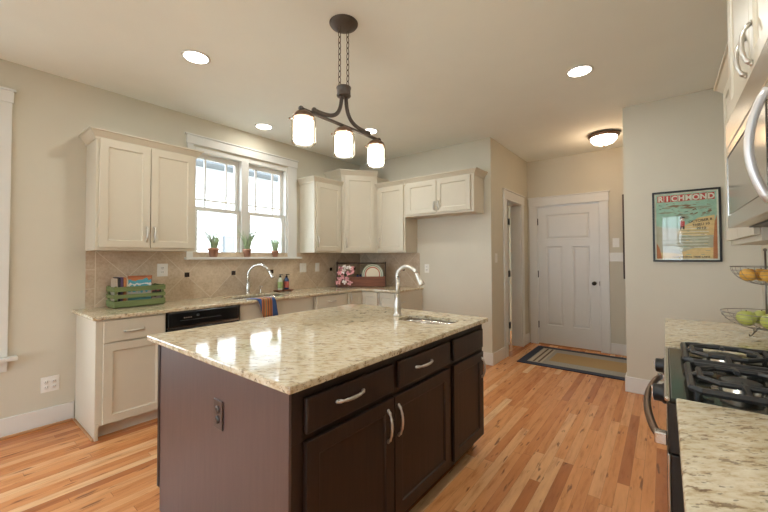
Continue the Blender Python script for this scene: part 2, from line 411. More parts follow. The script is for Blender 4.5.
def bb(name, *boxes):
    mb = MB()
    for b_ in boxes: mb.box(*b_)
    return struct(mb.build(name, MT['trim'], bevel=.004))
BH, BT = .15, .016
bb('baseboard_left', (XB, .737, W-BT, W, 0, BH))
bb('baseboard_far', (XF-BT, XF, YC-BT, 2.69, 0, BH), (XF, DX0-.105, YC-BT, YC, 0, BH))
bb('baseboard_hall_end', (XD-BT, XD, HR, MY0-.11, 0, BH), (XD-BT, XD, MY1+.115, YC, 0, BH))
bb('baseboard_hall_left', (DX1+.115, XD-BT, YC-BT, YC, 0, BH))
bb('baseboard_far_right', (XF-BT, XF, YR, HY+BT, 0, BH), (XF, XF+.15+BT, HY, HY+BT, 0, BH), (XF+.15, XF+.15+BT, HR, HY, 0, BH))
bb('baseboard_right', (3.2, XF-BT, YR, YR+BT, 0, BH))
bb('baseboard_behind', (XB, XB+BT, YR, W-BT, 0, BH))
struct(MB().box(.7275, .7405, 3.31, W-BT-.016, 0, .018).build('trim_8', MT['shoe'], bevel=.004))
struct(B(XB, .727, W-BT-.016, W-BT, 0, .02).build('trim_1', MT['shoe'], bevel=.006))

# double hung windows, built in a local frame: x along the wall, y outward, origin on the wall face
def window(name, loc, rz, w_, z0, z1, mull, casing=(.13, .11), prairie=True, head_over=.02, apron=False, stool=(.07, .05)):
    root = bpy.data.objects.new(name, None); COL.objects.link(root); root.location = loc; root.rotation_euler = (0, 0, rz); root['kind'] = 'structure'
    cl, cr = casing
    mb = MB()
    mb.box(-cl, 0.012, -.018, 0, z0, z1+.019); mb.box(w_-.012, w_+cr, -.018, 0, z0, z1+.019)
    mb.box(-cl-.008, w_+cr+.008, -.024, 0, z1+.019, z1+.108); mb.box(-cl-head_over, w_+cr+head_over, -.034, 0, z1+.108, z1+.124)
    mb.build('window_casing', MT['trim'], root, bevel=.003)
    mb = MB()
    mb.box(-cl-.02, w_+cr+.05, -stool[0], .12, z0-.026, z0)
    if apron: mb.box(-cl, w_+cr, -.016, 0, z0-.11, z0-.026)
    mb.build('window_sill', MT['trim'], root, bevel=.004)
    mb = MB(); j = .035
    mb.box(0, j, 0, .13, z0, z1); mb.box(w_-j, w_, 0, .13, z0, z1); mb.box(j, w_-j, 0, .13, z1-.045, z1)
    bays = []
    if mull:
        mb.box(w_/2-mull/2, w_/2+mull/2, .0, .13, z0, z1-.045); bays = [(j, w_/2-mull/2), (w_/2+mull/2, w_-j)]
    else: bays = [(j, w_-j)]
    mb.build('window_frame', MT['trim'], root, bevel=.003)
    zm = z0+(z1-z0)*.447
    for a, b_ in bays:
        for kind, za, zb, y in (('upper', zm-.02, z1-.045, .075), ('lower', z0, zm+.02, .035)):
            s = MB(); st = .042; rb = .055 if kind == 'lower' else .04; rt = .04 if kind == 'lower' else .05
            s.box(a, a+st, y, y+.035, za, zb); s.box(b_-st, b_, y, y+.035, za, zb)
            s.box(a+st, b_-st, y, y+.035, za, za+rb); s.box(a+st, b_-st, y, y+.035, zb-rt, zb)
            if kind == 'upper' and prairie:
                ww = b_-a-2*st; hh = zb-rt-za-rb
                for q in (.23, .77): s.box(a+st+ww*q-.010, a+st+ww*q+.010, y+.008, y+.027, za+rb, zb-rt)
                s.box(a+st, b_-st, y+.009, y+.026, za+rb+hh*.16-.010, za+rb+hh*.16+.010)
            so = s.build('window_sash', MT['trim'], root, bevel=.002)
            B(a+st, b_-st, y+.016, y+.019, za+rb, zb-rt).build('window_pane', MT['glass'], so)
    return root
window('window_1', (WX0, W, 0), 0, WX1-WX0, WZ0, WZ1, .092, (.052, .132))
window('window_2', (LX0, W, 0), 0, LX1-LX0, LZ0, LZ1+.01, .092, (.11, .112), apron=True)
for i, (y0, y1, z0, z1) in enumerate(BW):
    window('window_%d' % (i+3), (XB, y1, 0) if False else (XB, y0, 0), PI/2, y1-y0, z0, z1, 0, (.10, .10), prairie=i == 0, apron=z0 > .5)

# doors
def casing_set(name, mk):
    mb = MB(); mk(mb); return struct(mb.build(name, MT['trim'], bevel=.004))
def mk(mb):
    mb.box(XD-.02, XD, MY0-.105, MY0+.008, 0, MZ); mb.box(XD-.02, XD, MY1-.008, MY1+.105, 0, MZ)
    mb.box(XD-.026, XD, MY0-.112, MY1+.112, MZ, MZ+.125); mb.box(XD-.036, XD, MY0-.125, MY1+.125, MZ+.125, MZ+.142)
    mb.box(XD, XD+.15, MY0, MY0+.012, 0, MZ); mb.box(XD, XD+.15, MY1-.012, MY1, 0, MZ); mb.box(XD, XD+.15, MY0+.012, MY1-.012, MZ-.012, MZ)
casing_set('trim_2', mk)
def mk(mb):
    mb.box(DX0-.105, DX0+.008, YC-.02, YC, 0, DZ); mb.box(DX1-.008, DX1+.105, YC-.02, YC, 0, DZ)
    mb.box(DX0-.112, DX1+.112, YC-.026, YC, DZ, DZ+.125); mb.box(DX0-.125, DX1+.125, YC-.036, YC, DZ+.125, DZ+.142)
    mb.box(DX0, DX0+.012, YC, YC+.15, 0, DZ); mb.box(DX1-.012, DX1, YC, YC+.15, 0, DZ); mb.box(DX0+.012, DX1-.012, YC, YC+.15, DZ-.012, DZ)
casing_set('trim_3', mk)
def panel_face(mb, x0, x1, z0, z1, holes, y, t, rec=.010, sl=.016):
    # a door face with recessed, then raised panels; front is -y
    xs = sorted({x0, x1, *[h[0] for h in holes], *[h[1] for h in holes]}); zs = sorted({z0, z1, *[h[2] for h in holes], *[h[3] for h in holes]})
    def inside(a, b_): return any(h[0] <= a and a < h[1] and h[2] <= b_ and b_ < h[3] for h in holes)
    for i in range(len(xs)-1):
        for j in range(len(zs)-1):
            if not inside(xs[i]+1e-6, zs[j]+1e-6):
                mb.add([(xs[i], y, zs[j]), (xs[i+1], y, zs[j]), (xs[i+1], y, zs[j+1]), (xs[i], y, zs[j+1])], [(0, 1, 2, 3)])
    for a, b_, c, d in holes:
        rg = []
        for ins, yy in ((0, y), (sl*.6, y+rec), (sl*1.2, y+rec), (sl*2.6, y+rec*.35)):
            rg.append([(a+ins, yy, c+ins), (b_-ins, yy, c+ins), (b_-ins, yy, d-ins), (a+ins, yy, d-ins)])
        v = sum(rg, []); f = [(i*4+k, i*4+(k+1) % 4, i*4+4+(k+1) % 4, i*4+4+k) for i in range(3) for k in range(4)]+[(12, 13, 14, 15)]
        mb.add(v, f)
    mb.add([(x0, y, z0), (x1, y, z0), (x1, y, z1), (x0, y, z1), (x0, y+t, z0), (x1, y+t, z0), (x1, y+t, z1), (x0, y+t, z1)],
           [(4, 7, 6, 5), (0, 4, 5, 1), (1, 5, 6, 2), (2, 6, 7, 3), (3, 7, 4, 0)])
DW = MY1-MY0-.03
def door_holes(w_): return [(.12, w_-.12, 1.61, 1.985), (.12, w_/2-.068, .30, 1.50), (w_/2+.068, w_-.12, .30, 1.50)]
mb = MB(); panel_face(mb, 0, DW, .015, MZ-.016, door_holes(DW), 0, .04)
d1 = mb.build('door_1', MT['trim']); d1.location = (XD+.012, MY1-.015, 0); d1.rotation_euler = (0, 0, -PI/2); struct(d1)
for z in (1.887, 1.076, .30):
    MB().box(-.014, .004, -.006, .01, z-.05, z+.05).lathe([(.007, -.052), (.007, .052)], (-.004, -.006, z), 10).build('hinge', MT['blackhw'], d1)
B(-.032, -.002, -.016, -.006, 1.885, 1.905).build('flip_latch', MT['blackhw'], d1)
kn = MB(); Mk = Matrix.Translation((DW-.065, 0, .962)) @ Matrix.Rotation(PI/2, 4, 'X')
kn.lathe([(.028, 0), (.028, .006), (.011, .01), (.011, .03), (.024, .036), (.028, .048), (.022, .06), (.001, .063)], (0, 0, 0), 20, M=Mk)
kn.build('door_knob', MT['blackhw'], d1)
B(DW-.004, DW+.0035, -.003, .02, .93, .995).build('strike_plate', MT['blackhw'], d1)
struct(B(XD+.005, XD+.15, MY0+.012, MY1-.012, 0, .014).build('trim_4', MT['shoe']))
sw_ = .62
mb = MB(); panel_face(mb, 0, sw_, .015, DZ-.016, door_holes(sw_), 0, .038)
d2 = mb.build('door_2', MT['trim']); d2.location = (DX1-.058, YC+.17+sw_, 0); d2.rotation_euler = (0, 0, -PI/2); struct(d2)
for z in (1.882, 1.088, .306):
    B(sw_-.004, sw_+.012, -.004, .05, z-.048, z+.048).build('hinge', MT['blackhw'], d2)

# ------------------------------------------------------------------ outside
struct(B(-14, 16, -10, 16, -.5, -.42).build('ground', MT['ground']))
nh = thing('neighboring_house', 'white lap sided house next door seen through the window above the sink', 'house', (4, 8.0, -.42))
mb = MB()
z = -.42
while z < 3.35:
    mb.prism([(8.0, z), (8.0, z+.118), (8.02, z+.118), (8.05, z)] if False else [(7.985, z), (8.0, z+.115), (8.2, z+.115), (8.2, z)], 2.6, 12, axis='x'); z += .115
mb.build('siding_wall', MT['siding'], nh, loc=None)
for o in nh.children: o.location = (-4, -8.0, .42)
mb = MB().box(2.3, 12.2, 7.55, 8.0, 3.36, 3.42); e1 = mb.build('soffit', MT['soffit'], nh); e1.location = (-4, -8, .42)
mb = MB().prism([(7.5, 3.42), (7.5, 3.56), (11.5, 4.2), (11.5, 3.42)], 2.3, 12.2, axis='x'); e1 = mb.build('roof', MT['roof'], nh); e1.location = (-4, -8, .42)
mb = MB().box(4.1, 4.42, 7.88, 7.985, 1.45, 1.85); e1 = mb.build('utility_box', MT['soffit'], nh, bevel=.01); e1.location = (-4, -8, .42)

# ------------------------------------------------------------------ cabinets
def shaker(mb, x0, x1, z0, z1, t=.02, rail=.058, rec=.010, sl=.007):
    y = -t
    rg = []
    for ins, yy in ((0, y), (rail, y), (rail+sl*.4, y+rec*.8), (rail+sl*1.6, y+rec)):
        rg.append([(x0+ins, yy, z0+ins), (x1-ins, yy, z0+ins), (x1-ins, yy, z1-ins), (x0+ins, yy, z1-ins)])
    rg.insert(0, [(x0, -.0005, z0), (x1, -.0005, z0), (x1, -.0005, z1), (x0, -.0005, z1)])
    v = sum(rg, []); f = [(0, 3, 2, 1)]+[(i*4+k, i*4+(k+1) % 4, i*4+4+(k+1) % 4, i*4+4+k) for i in range(4) for k in range(4)]+[(16, 17, 18, 19)]
    mb.add(v, f); return mb
def pull(cx, cz, vertical, y=-.02, L=.125, mat='nickel'):
    mb = MB(); path = []; rad = []
    for i in range(17):
        u = i/16; s_ = (u-.5)*L; dep = -.003-.022*math.sin(PI*u)**.5
        path.append((cx, y+dep, cz+s_) if vertical else (cx+s_, y+dep, cz))
        rad.append(.0050+.0024*math.sin(PI*u)**2+(.0028 if i in (0, 1, 15, 16) else 0)+(.0012 if i in (4, 12) else 0))
    mb.tube(path, rad, 10)
    for s_ in (-.5, .5):
        c = (cx, y-.003, cz+s_*(L+.006)) if vertical else (cx+s_*(L+.006), y-.003, cz)
        mb.ball(c, .0078, 10, (1, .8, 1))
    return mb
def cabinet(name, label, loc, rz, Wd, D, H, fronts, toe=True, mat='cab', crown=None, panel_to_floor=None, extra=None):
    r = thing(name, label, 'cabinet', loc, rz)
    mb = MB(); m_ = MT[mat]
    if toe:
        tz, ty = .10, .065
        mb.prism([(0, tz), (0, H), (D, H), (D, 0), (ty, 0), (ty, tz)], 0, Wd, axis='x')
    else: mb.box(0, Wd, 0, D, 0, H)
    if extra: extra(mb)
    mb.build('carcass', m_, r, bevel=.0015)
    for fr in fronts:
        kind, x0, x1, z0, z1 = fr[:5]; hd = fr[5] if len(fr) > 5 else None
        q = MB()
        if kind == 'door': shaker(q, x0, x1, z0, z1); o = q.build('door', m_, r, bevel=.002)
        else: q.box(x0, x1, -.02, -.0005, z0, z1); o = q.build('drawer', m_, r, bevel=.005, seg=2)
        if hd:
            L = hd[3] if len(hd) > 3 else .125
            pull(hd[0], hd[1], hd[2] == 'v', L=L).build('handle', MT['nickel'], o)
    if crown:
        zb, zt, path = crown
        h = zt-zb
        prof = [(0.001, zb-.012), (.010, zb-.010), (.012, zb+h*.12), (.022, zb+h*.3), (.046, zb+h*.78), (.056, zb+h*.82), (.056, zt), (.001, zt)]
        MB().sweep(path, prof).build('crown_molding', m_, r)
    return r
# --- upper cabinets on the window wall (rz=0, front towards -Y)
UB = 1.409; UD = .305
h = 2.33-UB
cabinet('upper_cabinet', 'cream two-door wall cabinet left of the window, above the green crate', (.796, 3.595, UB), 0, .775, UD-.001, h,
        [('door', .020, .382, .026, h-.010, (.355, .145, 'v')), ('door', .388, .758, .026, h-.010, (.415, .145, 'v'))], toe=False,
        crown=(h-.005, h+.062, [(0, UD), (0, 0), (.775, 0), (.775, UD)][::-1] if False else [(0, UD-.001), (0, 0), (.775, 0), (.775, UD-.001)]))
h = 2.35-UB
cabinet('upper_cabinet', 'cream single-door wall cabinet just right of the window', (3.078, 3.595, UB), 0, .492, UD-.001, h,
        [('door', .025, .47, .026, h-.010, (.052, .145, 'v'))], toe=False,
        crown=(h-.005, h+.06, [(0, UD-.001), (0, 0), (.49, 0)]))
# diagonal corner cabinet
hc = 2.52-UB
r = thing('corner_cabinet', 'tall cream diagonal wall cabinet in the kitchen corner', 'cabinet', (3.574, 3.595, UB))
ax, ay = 0, 0; bx_, by_ = .421, -.31
poly = [(0, .304), (0, 0), (bx_, by_), (.725, by_), (.725, .304)]
MB().prism(poly, 0, hc).build('carcass', MT['cab'], r, bevel=.0015)
ang = math.atan2(by_, bx_); Ld = math.hypot(bx_, by_); Md = Matrix.Rotation(ang, 4, 'Z')
q = MB(); shaker(q, .045, Ld-.045, .026, hc-.012); q.v = [tuple(Md @ Vector(p)) for p in q.v]; dd = q.build('door', MT['cab'], r, bevel=.002)
q = pull(.075, .145, True); q.v = [tuple(Md @ Vector(p)) for p in q.v]; q.build('handle', MT['nickel'], dd)
prof = lambda zb, zt: [(0.001, zb-.012), (.010, zb-.010), (.012, zb+(zt-zb)*.12), (.022, zb+(zt-zb)*.3), (.046, zb+(zt-zb)*.78), (.056, zb+(zt-zb)*.82), (.056, zt), (.001, zt)]
MB().sweep([(0, .304), (0, 0), (bx_, by_)], prof(hc-.005, hc+.075)).build('crown_molding', MT['cab'], r)
# --- upper cabinets on the far wall (rz=-90, local x runs towards -Y)
h = 2.35-UB
cabinet('upper_cabinet', 'narrow cream single-door wall cabinet between the corner cabinet and the fridge space', (3.997, 3.283, UB), -PI/2, .497, .302, h,
        [('door', .03, .475, .026, h-.012, (.06, .145, 'v'))], toe=False, crown=(h-.005, h+.06, [(.0, 0), (.495, 0)]))
h2 = 2.35-1.893
cabinet('upper_cabinet', 'short cream two-door cabinet hung high over the empty fridge space', (3.997, 2.785, 1.893), -PI/2, 1.005, .302, h2,
        [('door', .035, .495, .026, h2-.012, (.468, .115, 'v', .10)), ('door', .502, .965, .026, h2-.012, (.53, .115, 'v', .10))], toe=False,
        crown=(h2-.005, h2+.06, [(0, 0), (1.005, 0), (1.005, .302)]))
# --- range wall uppers (rz=180, front towards +Y)
h = 2.35-UB
cabinet('upper_cabinet', 'cream wall cabinet at right end beyond the microwave, above the fruit basket', (2.97, -.316, UB), PI, .865, .322, h,
        [('door', .02, .43, .026, h-.012), ('door', .436, .845, .026, h-.012)], toe=False,
        crown=(h-.02, h+.045, [(0, .320), (0, 0), (.865, 0)]))
MX0, MX1, MYF, MZ0, MZ1 = 1.15, 2.10, -.216, 1.462, 1.905
h = 2.62-MZ1
cabinet('upper_cabinet', 'cream cabinet directly above the microwave with a curved pull', (MX1, -.247, MZ1+.004), PI, MX1-MX0, .39, h,
        [('door', .02, .472, .02, h-.02, (.425, .104, 'v', .125)), ('door', .478, .93, .02, h-.02, (.525, .104, 'v', .125))], toe=False)
# --- base cabinets on the window wall: front frame y=3.30
YB = 3.30; BHt = .885; BD = .598
def leg(mb): mb.box(-.0, .018, -.004, .066, 0, .12); mb.box(-.004, 0, 0, BD-.03, 0, BHt)
cabinet('base_cabinet', 'cream base cabinet with one drawer over one door at left counter end', (.745, YB, 0), 0, .465, BD, BHt,
        [('drawer', .040, .452, .711, .872, (.235, .782, 'h')), ('door', .040, .452, .108, .700)], extra=leg)
cabinet('sink_cabinet', 'cream sink base cabinet under the window sink, behind the towel', (1.862, YB, 0), 0, .96, BD, .66,
        [('drawer', .03, .93, .711-.06, .872-.225), ('door', .03, .476, .108, .60), ('door', .484, .93, .108, .60)],
        extra=lambda mb: (mb.box(0, .96, 0, .018, .66, BHt), mb.box(0, .016, 0, BD, .66, BHt), mb.box(.944, .96, 0, BD, .66, BHt)))
cabinet('base_cabinet', 'cream drawer base cabinet right of the sink, mostly hidden by the island', (2.824, YB, 0), 0, .545, BD, BHt,
        [('drawer', .03, .515, .711, .872, (.272, .795, 'h')), ('drawer', .03, .515, .42, .70, (.272, .56, 'h')), ('drawer', .03, .515, .108, .41, (.272, .26, 'h'))])
cabinet('corner_base_cabinet', 'cream base cabinet at the inside corner under the wooden caddy', (3.371, YB, 0), 0, .925, BD, BHt,
        [('door', .03, .285, .108, .872, (.06, .80, 'v'))])
cabinet('base_cabinet', 'pale base cabinet with two small doors on the short counter leg', (3.68, 3.299, 0), -PI/2, .595, .618, BHt,
        [('door', .025, .285, .108, .872), ('door', .300, .570, .108, .872, (.33, .80, 'v'))])

# ------------------------------------------------------------------ counters
SX0, SX1, SY0, SY1 = 1.93, 2.60, 3.40, 3.78
outer = [(.716, 3.268), (3.645, 3.268), (3.645, 2.685), (XF-.001, 2.685), (XF-.001, W-.001), (.716, W-.001)]
ct = slab_hole(outer, rrect(SX0, SX1, SY0, SY1, .06), BHt+.0005, .915).build('kitchen_countertop', MT['granite'], loc=None, bevel=.006)
tag(ct, 'L-shaped speckled granite countertop along the window wall', 'countertop')
sk = thing('kitchen_sink', 'undermount steel sink in the window counter behind the striped towel', 'sink', (2.265, 3.59, .70))
o = basin(SX0-.002, SX1+.002, SY0-.002, SY1+.002, .06, BHt-.0005, .19).build('basin', MT['steel'], sk); o.location = (-2.265, -3.59, -.70)
o = MB().lathe([(.04, .0), (.04, .004), (.02, .005)], (2.265, 3.59, BHt-.189), 20).build('drain', MT['chrome'], sk); o.location = (-2.265, -3.59, -.70)
# backsplash
mb = MB().box(.80, XF-.001, W-.010, W-.0005, .9155, UB-.002).box(XF-.010, XF-.0005, 2.742, W-.011, .9155, UB-.002)
struct(mb.build('trim_5', MT['tile']))
mb = MB()
for k in range(6):
    x = 1.622+.507*k
    if x < XF: mb.box(x-.024, x+.024, W-.0125, W-.009, 1.146, 1.194)
for y in (3.9-.366, 3.9-.873): mb.box(XF-.0125, XF-.009, y-.024, y+.024, 1.146, 1.194)
struct(mb.build('trim_6', MT['accent'], bevel=.001))

# dishwasher
dw = thing('dishwasher', 'black dishwasher under the counter beside the left base cabinet', 'dishwasher', (1.213, YB, 0))
mb = MB().box(.003, .645, 0, .58, .10, .880).box(.003, .645, .06, .58, 0, .10); mb.build('body', MT['black'], dw)
B(.004, .644, -.022, -.0005, .11, .735).build('door', MT['black'], dw, bevel=.004)
cp = B(.004, .644, -.026, -.0005, .755, .880).build('control_panel', MT['black'], dw, bevel=.008)
B(.004, .644, -.020, -.0005, .737, .753).build('handle_recess', MT['steel'], dw)
MB().box(.10, .46, -.030, -.0262, .80, .808).build('latch_bar', MT['blackm'], cp, bevel=.001)
for i in range(4): MB().box(.13+.018*i, .142+.018*i, -.0275, -.0262, .822, .83).build('button', MT['nickel'], cp)
MB().lathe([(.012, 0), (.012, .006), (.001, .007)], (0, 0, 0), 14, M=Matrix.Translation((.25, -.0262, .838)) @ Matrix.Rotation(PI/2, 4, 'X')).build('dial', MT['blackm'], cp)

# ------------------------------------------------------------------ island
IX0, IX1, IY0, IY1 = .737, 2.440, .985, 2.272
isl = thing('kitchen_island', 'dark espresso island cabinet with drawers and doors below the granite top', 'kitchen island', (.76, 1.02, 0))
D_, Wd = 1.148, 1.645
tz = .105
mb = MB().prism([(0, tz), (0, .69), (D_, .69), (D_, tz), (D_-.04, tz), (D_-.04, 0), (.07, 0), (.07, tz)], 0.012, Wd, axis='x')
mb.box(.012, Wd, 0, .02, .69, BHt).box(.012, Wd, D_-.02, D_, .69, BHt).box(.012, .03, .02, D_-.02, .69, BHt).box(Wd-.02, Wd, .02, D_-.02, .69, BHt)
car = mb.build('carcass', MT['dark'], isl, bevel=.0015)
MB().prism([(0, 0), (0, BHt), (D_, BHt), (D_, tz+.015), (D_-.035, tz+.015), (D_-.035, 0)], 0, .0118, axis='x').build('end_panel', MT['sheenpanel'], isl, bevel=.0015)
MB().box(-.004, -.0005, 1.115, 1.14, tz+.018, BHt-.002).build('edge_strip', MT['dark'], isl, bevel=.001)  # thin dark strip down the back edge of the end panel
def ifront(kind, x0, x1, z0, z1, hd=None):
    q = MB(); x0 -= .76; x1 -= .76
    if kind == 'door': shaker(q, x0, x1, z0, z1, rail=.06); o = q.build('door', MT['dark'], isl, bevel=.002)
    else: q.box(x0, x1, -.02, -.0005, z0, z1); o = q.build('drawer', MT['dark'], isl, bevel=.006)
    if hd: pull(hd[0]-.76, hd[1], hd[2] == 'v', L=hd[3]).build('handle', MT['nickel'], o)
ifront('drawer', .822, 1.338, .716, .846, (1.045, .789, 'h', .145))
ifront('drawer', 1.382, 1.890, .716, .846, (1.60, .786, 'h', .145))
ifront('drawer', 1.940, 2.378, .716, .846)
ifront('door', .822, 1.338, .118, .690, (1.290, .575, 'v', .135))
ifront('door', 1.346, 1.890, .118, .690, (1.372, .575, 'v', .135))
ifront('door', 1.940, 2.378, .118, .690, (2.345, .585, 'v', .125))
HX0, HX1, HY0, HY1 = 1.985, 2.255, 1.085, 1.490
it = slab_hole([(IX0, IY0), (IX1, IY0), (IX1, IY1), (IX0, IY1)], rrect(HX0, HX1, HY0, HY1, .11, 7), BHt+.0005, .915).build('island_countertop', MT['granite'], bevel=.006)
tag(it, 'large glossy speckled granite slab on top of the dark island', 'countertop')
ps = thing('prep_sink', 'small rounded steel prep sink set into the island countertop', 'sink', (2.12, 1.29, .72))
o = basin(HX0-.002, HX1+.002, HY0-.002, HY1+.002, .11, BHt-.0005, .16).build('basin', MT['steel'], ps); o.location = (-2.12, -1.29, -.72)
o = MB().lathe([(.04, .0), (.04, .004), (.02, .005)], (2.12, 1.29, BHt-.159), 20).build('drain', MT['chrome'], ps); o.location = (-2.12, -1.29, -.72)
# note: the cabinet below the sinks is hollow there
def outlet(name, label, loc, rz, w_, h_, gang, kind, mat='white'):
    r = thing(name, label, 'switch' if 'switch' in name else 'outlet', loc, rz)
    B(-w_/2, w_/2, -.006, -.0004, -h_/2, h_/2).build('cover_plate', MT[mat], r, bevel=.002)
    for g in range(gang):
        x = (g-(gang-1)/2)*.046
        if kind == 'outlet':
            for s_ in (-1, 1):
                q = MB().lathe([(.0165, 0), (.0165, .0035), (.001, .0036)], (0, 0, 0), 16, M=Matrix.Translation((x, -.0062, s_*.021)) @ Matrix.Rotation(PI/2, 4, 'X'))
                ro = q.build('receptacle', MT[mat], r)
                MB().box(x-.007, x-.0045, -.0108, -.0095, s_*.021-.004, s_*.021+.007).box(x+.0045, x+.007, -.0108, -.0095, s_*.021-.004, s_*.021+.007).build('slot', MT['slot'], ro)
        elif kind == 'rocker': B(x-.017, x+.017, -.0105, -.0062, -.033, .033).build('rocker', MT[mat], r, bevel=.002)
        else: B(x-.005, x+.005, -.015, -.0062, -.006, .014).build('toggle', MT[mat], r, bevel=.001)
    return r
MT['brownplate'] = plain('brown_metal_plate', (.10, .082, .075), .3, .5)
ob = outlet('electrical_outlet', 'brown electrical outlet on the end panel of the dark island', (.7598, 1.501, .679), -PI/2, .075, .122, 1, 'outlet', 'brownplate')
outlet('electrical_outlet', 'white double electrical outlet low on the wall left of the cabinets', (.588, W, .335), 0, .112, .122, 2, 'outlet')
outlet('electrical_outlet', 'white outlet plate on the tile above the green crate', (1.392, W-.010, 1.226), 0, .095, .125, 1, 'outlet')
outlet('light_switch', 'wide white switch plate on the tile right of the window', (3.129, W-.010, 1.205), 0, .112, .122, 2, 'rocker')
outlet('light_switch', 'narrow white switch plate on the tile nearer the kitchen corner', (3.385, W-.010, 1.205), 0, .072, .122, 1, 'rocker')
outlet('electrical_outlet', 'white outlet on the blank wall of the empty fridge space', (XF, 2.626, 1.185), -PI/2, .072, .118, 1, 'outlet')
outlet('light_switch', 'white switch plate on the wall beside the open hall side door', (4.452, YC, 1.331), 0, .072, .118, 1, 'rocker')
outlet('light_switch', 'wide white three-gang switch plate right of the white hall door', (XD, .522, 1.337), -PI/2, .185, .122, 3, 'rocker')
outlet('wall_control', 'small white wall control above the three-gang switch by the hall door', (XD, .519, 1.535), -PI/2, .078, .125, 1, 'rocker')

# ------------------------------------------------------------------ faucets
def faucet(name, label, loc, rz, h_, reach, mat, lever=True, fat=1.0):
    r = thing(name, label, 'faucet', loc, rz)
    MB().lathe([(q_*fat, z_) for q_, z_ in [(.027, 0), (.027, .006), (.022, .012), (.020, .03), (.022, .05), (.0245, .075), (.020, .10), (.0165, .125), (.0155, .15), (.017, .152), (.017, .158), (.014, .16)]], (0, 0, 0), 20).build('base', MT[mat], r)
    R_ = reach*.5
    p = [(0, 0, .155), (0, 0, .2), (0, 0, h_-R_)] + [tuple(q) for q in arc((R_, 0, h_-R_), R_, 180, 25, 16, (1, 0, 0), (0, 0, 1))]
    MB().tube(p, .0135*(.4+.6*fat), 14).build('spout', MT[mat], r)
    e = Vector(p[-1]); d = (Vector(p[-1])-Vector(p[-2])).normalized()
    q = MB().tube([e-d*.002, e+d*.012, e+d*.03, e+d*.075, e+d*.095, e+d*.098], [.0135, .0155, .0155, .021, .0235, .0215], 16); q.build('spray_head', MT[mat], r)
    if lever:
        MB().tube([(0, .015, .07), (0, .03, .075)], .012, 12).tube([(0, .03, .075), (0, .05, .085), (0, .09, .088), (.0, .115, .090)], [.008, .006, .0055, .007], 10).build('lever', MT[mat], r)
    return r
faucet('faucet', 'tall satin nickel gooseneck faucet standing on the island', (2.115, 1.545, .915), -PI/2+.12, .362, .158, 'nickel', fat=1.22)
faucet('faucet', 'tall chrome gooseneck faucet in front of the window', (2.265, 3.835-.02, .915), -PI/2+.75, .345, .25, 'chrome')
sp = thing('sink_sprayer', 'slim chrome side dispenser on the counter right of the window faucet', 'dispenser', (2.44, 3.83, .915))

# ------------------------------------------------------------------ things on the window counter
# green crate (local x along the wall)
CX0, CX1, CY0, CY1 = .945, 1.325, 3.655, 3.850
cr = thing('slatted_crate', 'green slatted wooden crate of books on the left counter', 'crate', ((CX0+CX1)/2, (CY0+CY1)/2, .9155), .02)
hx, hy = (CX1-CX0)/2, (CY1-CY0)/2
for sx in (-1, 1):
    for sy in (-1, 1): B(sx*hx-.016*(sx > 0)*1-.0*(sx < 0), sx*hx+.016*(sx < 0), sy*hy-.016*(sy > 0), sy*hy+.016*(sy < 0), 0, .188).build('corner_post', MT['crate'], cr, bevel=.002)
for sy in (-1, 1):
    for z0, z1 in ((.012, .062), (.083, .115), (.140, .182)): B(-hx-.002, hx+.002, sy*(hy+.0005), sy*(hy+.009), z0, z1).build('slat', MT['crate'], cr, bevel=.0015)
for sx in (-1, 1):
    for z0, z1 in ((.012, .062), (.083, .115), (.140, .182)): B(sx*(hx+.0005), sx*(hx+.008), -hy-.008, hy+.008, z0, z1).build('end_slat', MT['crate'], cr, bevel=.0015)
B(-hx+.001, hx-.001, -hy+.001, hy-.001, .004, .0115).build('bottom_board', MT['crate'], cr)
bk = [  # name, label, x0, thickness, depth, height, colour, tilt
    ('book', 'thin pale paperback at the far left end of the green crate', .014, .012, .145, .240, (.50, .40, .30)),
    ('book', 'black spined paperback standing second from the left in the crate', .030, .014, .150, .250, (.02, .02, .025)),
    ('book', 'slim purple book standing third from the left in the crate', .048, .014, .150, .250, (.11, .06, .15)),
    ('book', 'orange brown book standing fourth from the left in the crate', .066, .020, .155, .248, (.45, .17, .06)),
    ('book', 'narrow cream book beside the turquoise magazine in the crate', .090, .010, .150, .238, (.62, .56, .46))]
for n, lb, x, th, dp, hg, c in bk:
    r = thing(n, lb, 'book', (CX0+x+th/2+.003, CY1-.022-dp/2, .9275), 0, 'books in the green crate')
    m_ = plain('cover_'+lb[:14].replace(' ', '_'), c, .4)
    MB().box(-th/2, -th/2+.0015, -dp/2, dp/2, 0, hg).box(th/2-.0015, th/2, -dp/2, dp/2, 0, hg).box(-th/2, th/2, -dp/2-.001, -dp/2+.001, 0, hg).build('cover', m_, r)
    MB().box(-th/2+.0016, th/2-.0016, -dp/2+.002, dp/2-.003, .003, hg-.004).build('pages', MT['white'], r)
def cover_mat(name, stops, axis=2, lo=0, hi=.24):
    m, t, b = nt_new(name); o = objc(t); c = sep(t, o)
    f = math_n(t, 'DIVIDE', math_n(t, 'SUBTRACT', c[axis], lo), hi-lo)
    f = math_n(t, 'ADD', f, math_n(t, 'MULTIPLY', math_n(t, 'SUBTRACT', noise(t, o, 26, 3), .5), .35))
    t.links.new(ramp(t, f, stops, 'CONSTANT'), b.inputs['Base Color']); b.inputs['Roughness'].default_value = .25; return m
